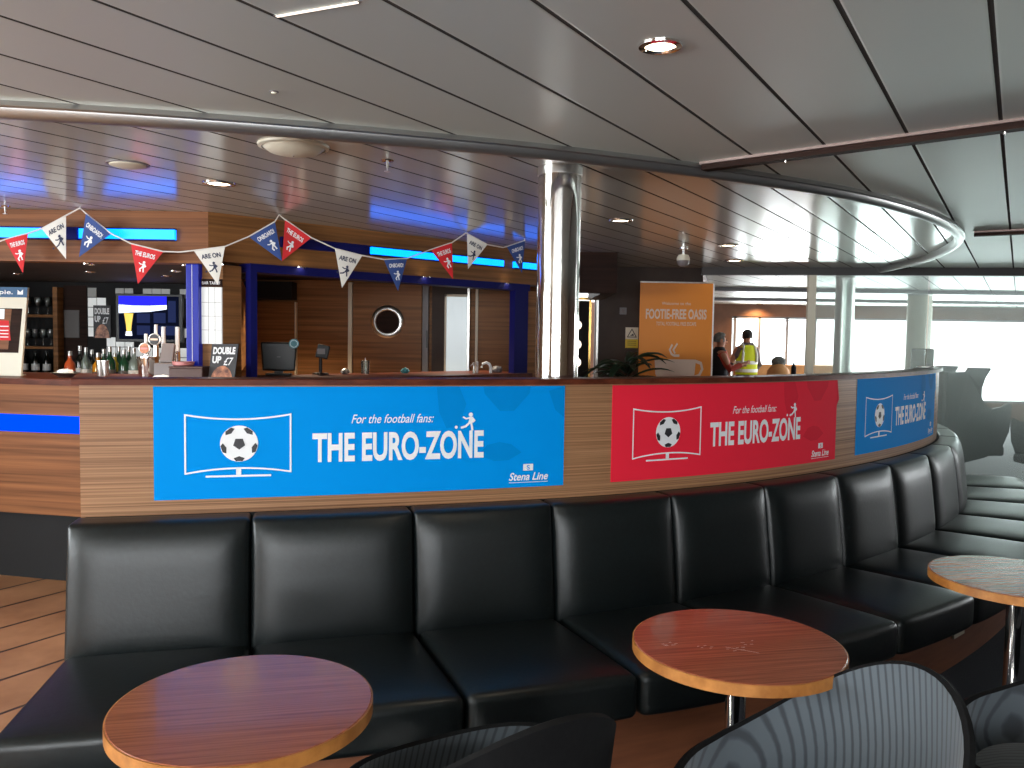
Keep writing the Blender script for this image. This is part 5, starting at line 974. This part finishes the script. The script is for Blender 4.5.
    for v in bm.verts:
        p = v.co.copy(); v.co = Vector((p.x * 0.93, p.y * 1.1 + 0.004, p.z * 1.12 + 1.665 * k))
        if p.y > 0.045 * k and p.z < 0.045 * k: v.co.y = 0.05 * k
        if p.z < -0.04 * k: v.co.z = (1.665 - 0.05) * k
    finish('hair', bm, hair, t, True)
    hd = BM()
    for sg in (-1, 1): lathe(hd, [(0, -0.008), (0.024, -0.006), (0.03, 0.004), (0, 0.008)], 12, Matrix.Translation((0.088 * sg * k, 0.0, 1.635 * k)) @ Matrix.Rotation(math.pi / 2, 4, 'Y') @ Matrix.Diagonal((1.2 * k, 0.8 * k, k, 1)))
    finish('ears', hd, M['skin'], t, True)
    fb = BM(); lathe(fb, [(0, 0.03), (0.012, 0.012), (0.018, 0)], 10, Matrix.Translation((0, 0.098 * k, 1.62 * k)) @ Matrix.Rotation(-math.pi / 2, 4, 'X')); finish('nose', fb, M['skin'], t, True)
    for sg in (-1, 1): fb = BM(); bmesh.ops.create_uvsphere(fb, u_segments=10, v_segments=8, radius=0.011 * k); bmesh.ops.translate(fb, vec=(0.032 * sg * k, 0.098 * k, 1.65 * k), verts=fb.verts); finish('eye', fb, M['matt_black'], t, True)
    finish('mouth', BX(-0.025 * k, 0.025 * k, 0.095 * k, 0.104 * k, 1.583 * k, 1.591 * k), M['pink'], t)
    if vest:
        v_ = garment('hi_vis_vest', [(0.198, 0.142, 0, 0.98), (0.19, 0.138, 0, 1.12), (0.20, 0.142, 0, 1.28), (0.19, 0.130, -0.005, 1.40), (0.155, 0.11, -0.005, 1.475), (0.10, 0.085, 0, 1.51)], M['hi_vis'])
        for z in (1.05, 1.19):
            g = BM(); n = 28; a = [g.verts.new((0.199 * k * math.cos(2 * math.pi * i / n), 0.146 * k * math.sin(2 * math.pi * i / n), (z - 0.028) * k)) for i in range(n)]; b = [g.verts.new((0.2 * k * math.cos(2 * math.pi * i / n), 0.147 * k * math.sin(2 * math.pi * i / n), (z + 0.028) * k)) for i in range(n)]
            [g.faces.new((a[i], a[(i + 1) % n], b[(i + 1) % n], b[i])) for i in range(n)]; finish('reflective_band', g, M['reflective'], v_).modifiers.new('s', 'SOLIDIFY').thickness = 0.004
        for sg in (-1, 1):
            g = tube(BM(), [(0.13 * sg * k, -0.128 * k, 1.2 * k), (0.12 * sg * k, -0.126 * k, 1.36 * k), (0.10 * sg * k, -0.092 * k, 1.47 * k), (0.09 * sg * k, 0, 1.53 * k)], 0.022 * k, 8); finish('shoulder_band', g, M['reflective'], v_)
    return t
person(4.12, 14.6, math.radians(8), 1.80, 'person in a yellow hi-vis vest standing with their back to the camera', M['grey_shirt'], M['dark_cloth'], [((-0.10, 0.02, -0.26), (-0.15, 0.12, -0.50)), ((0.06, 0.04, -0.28), (0.02, 0.2, -0.45))], M['hair'], True)
person(3.14, 12.6, math.radians(-85), 1.72, 'person in dark clothes with red sleeves standing at the far lounge wall', M['dark_cloth'], M['dark_cloth'], [((-0.04, 0.10, -0.24), (0.02, 0.33, -0.20)), ((0.04, 0.10, -0.24), (-0.04, 0.34, -0.16)), M['red_cloth']], M['grey_cloth'])
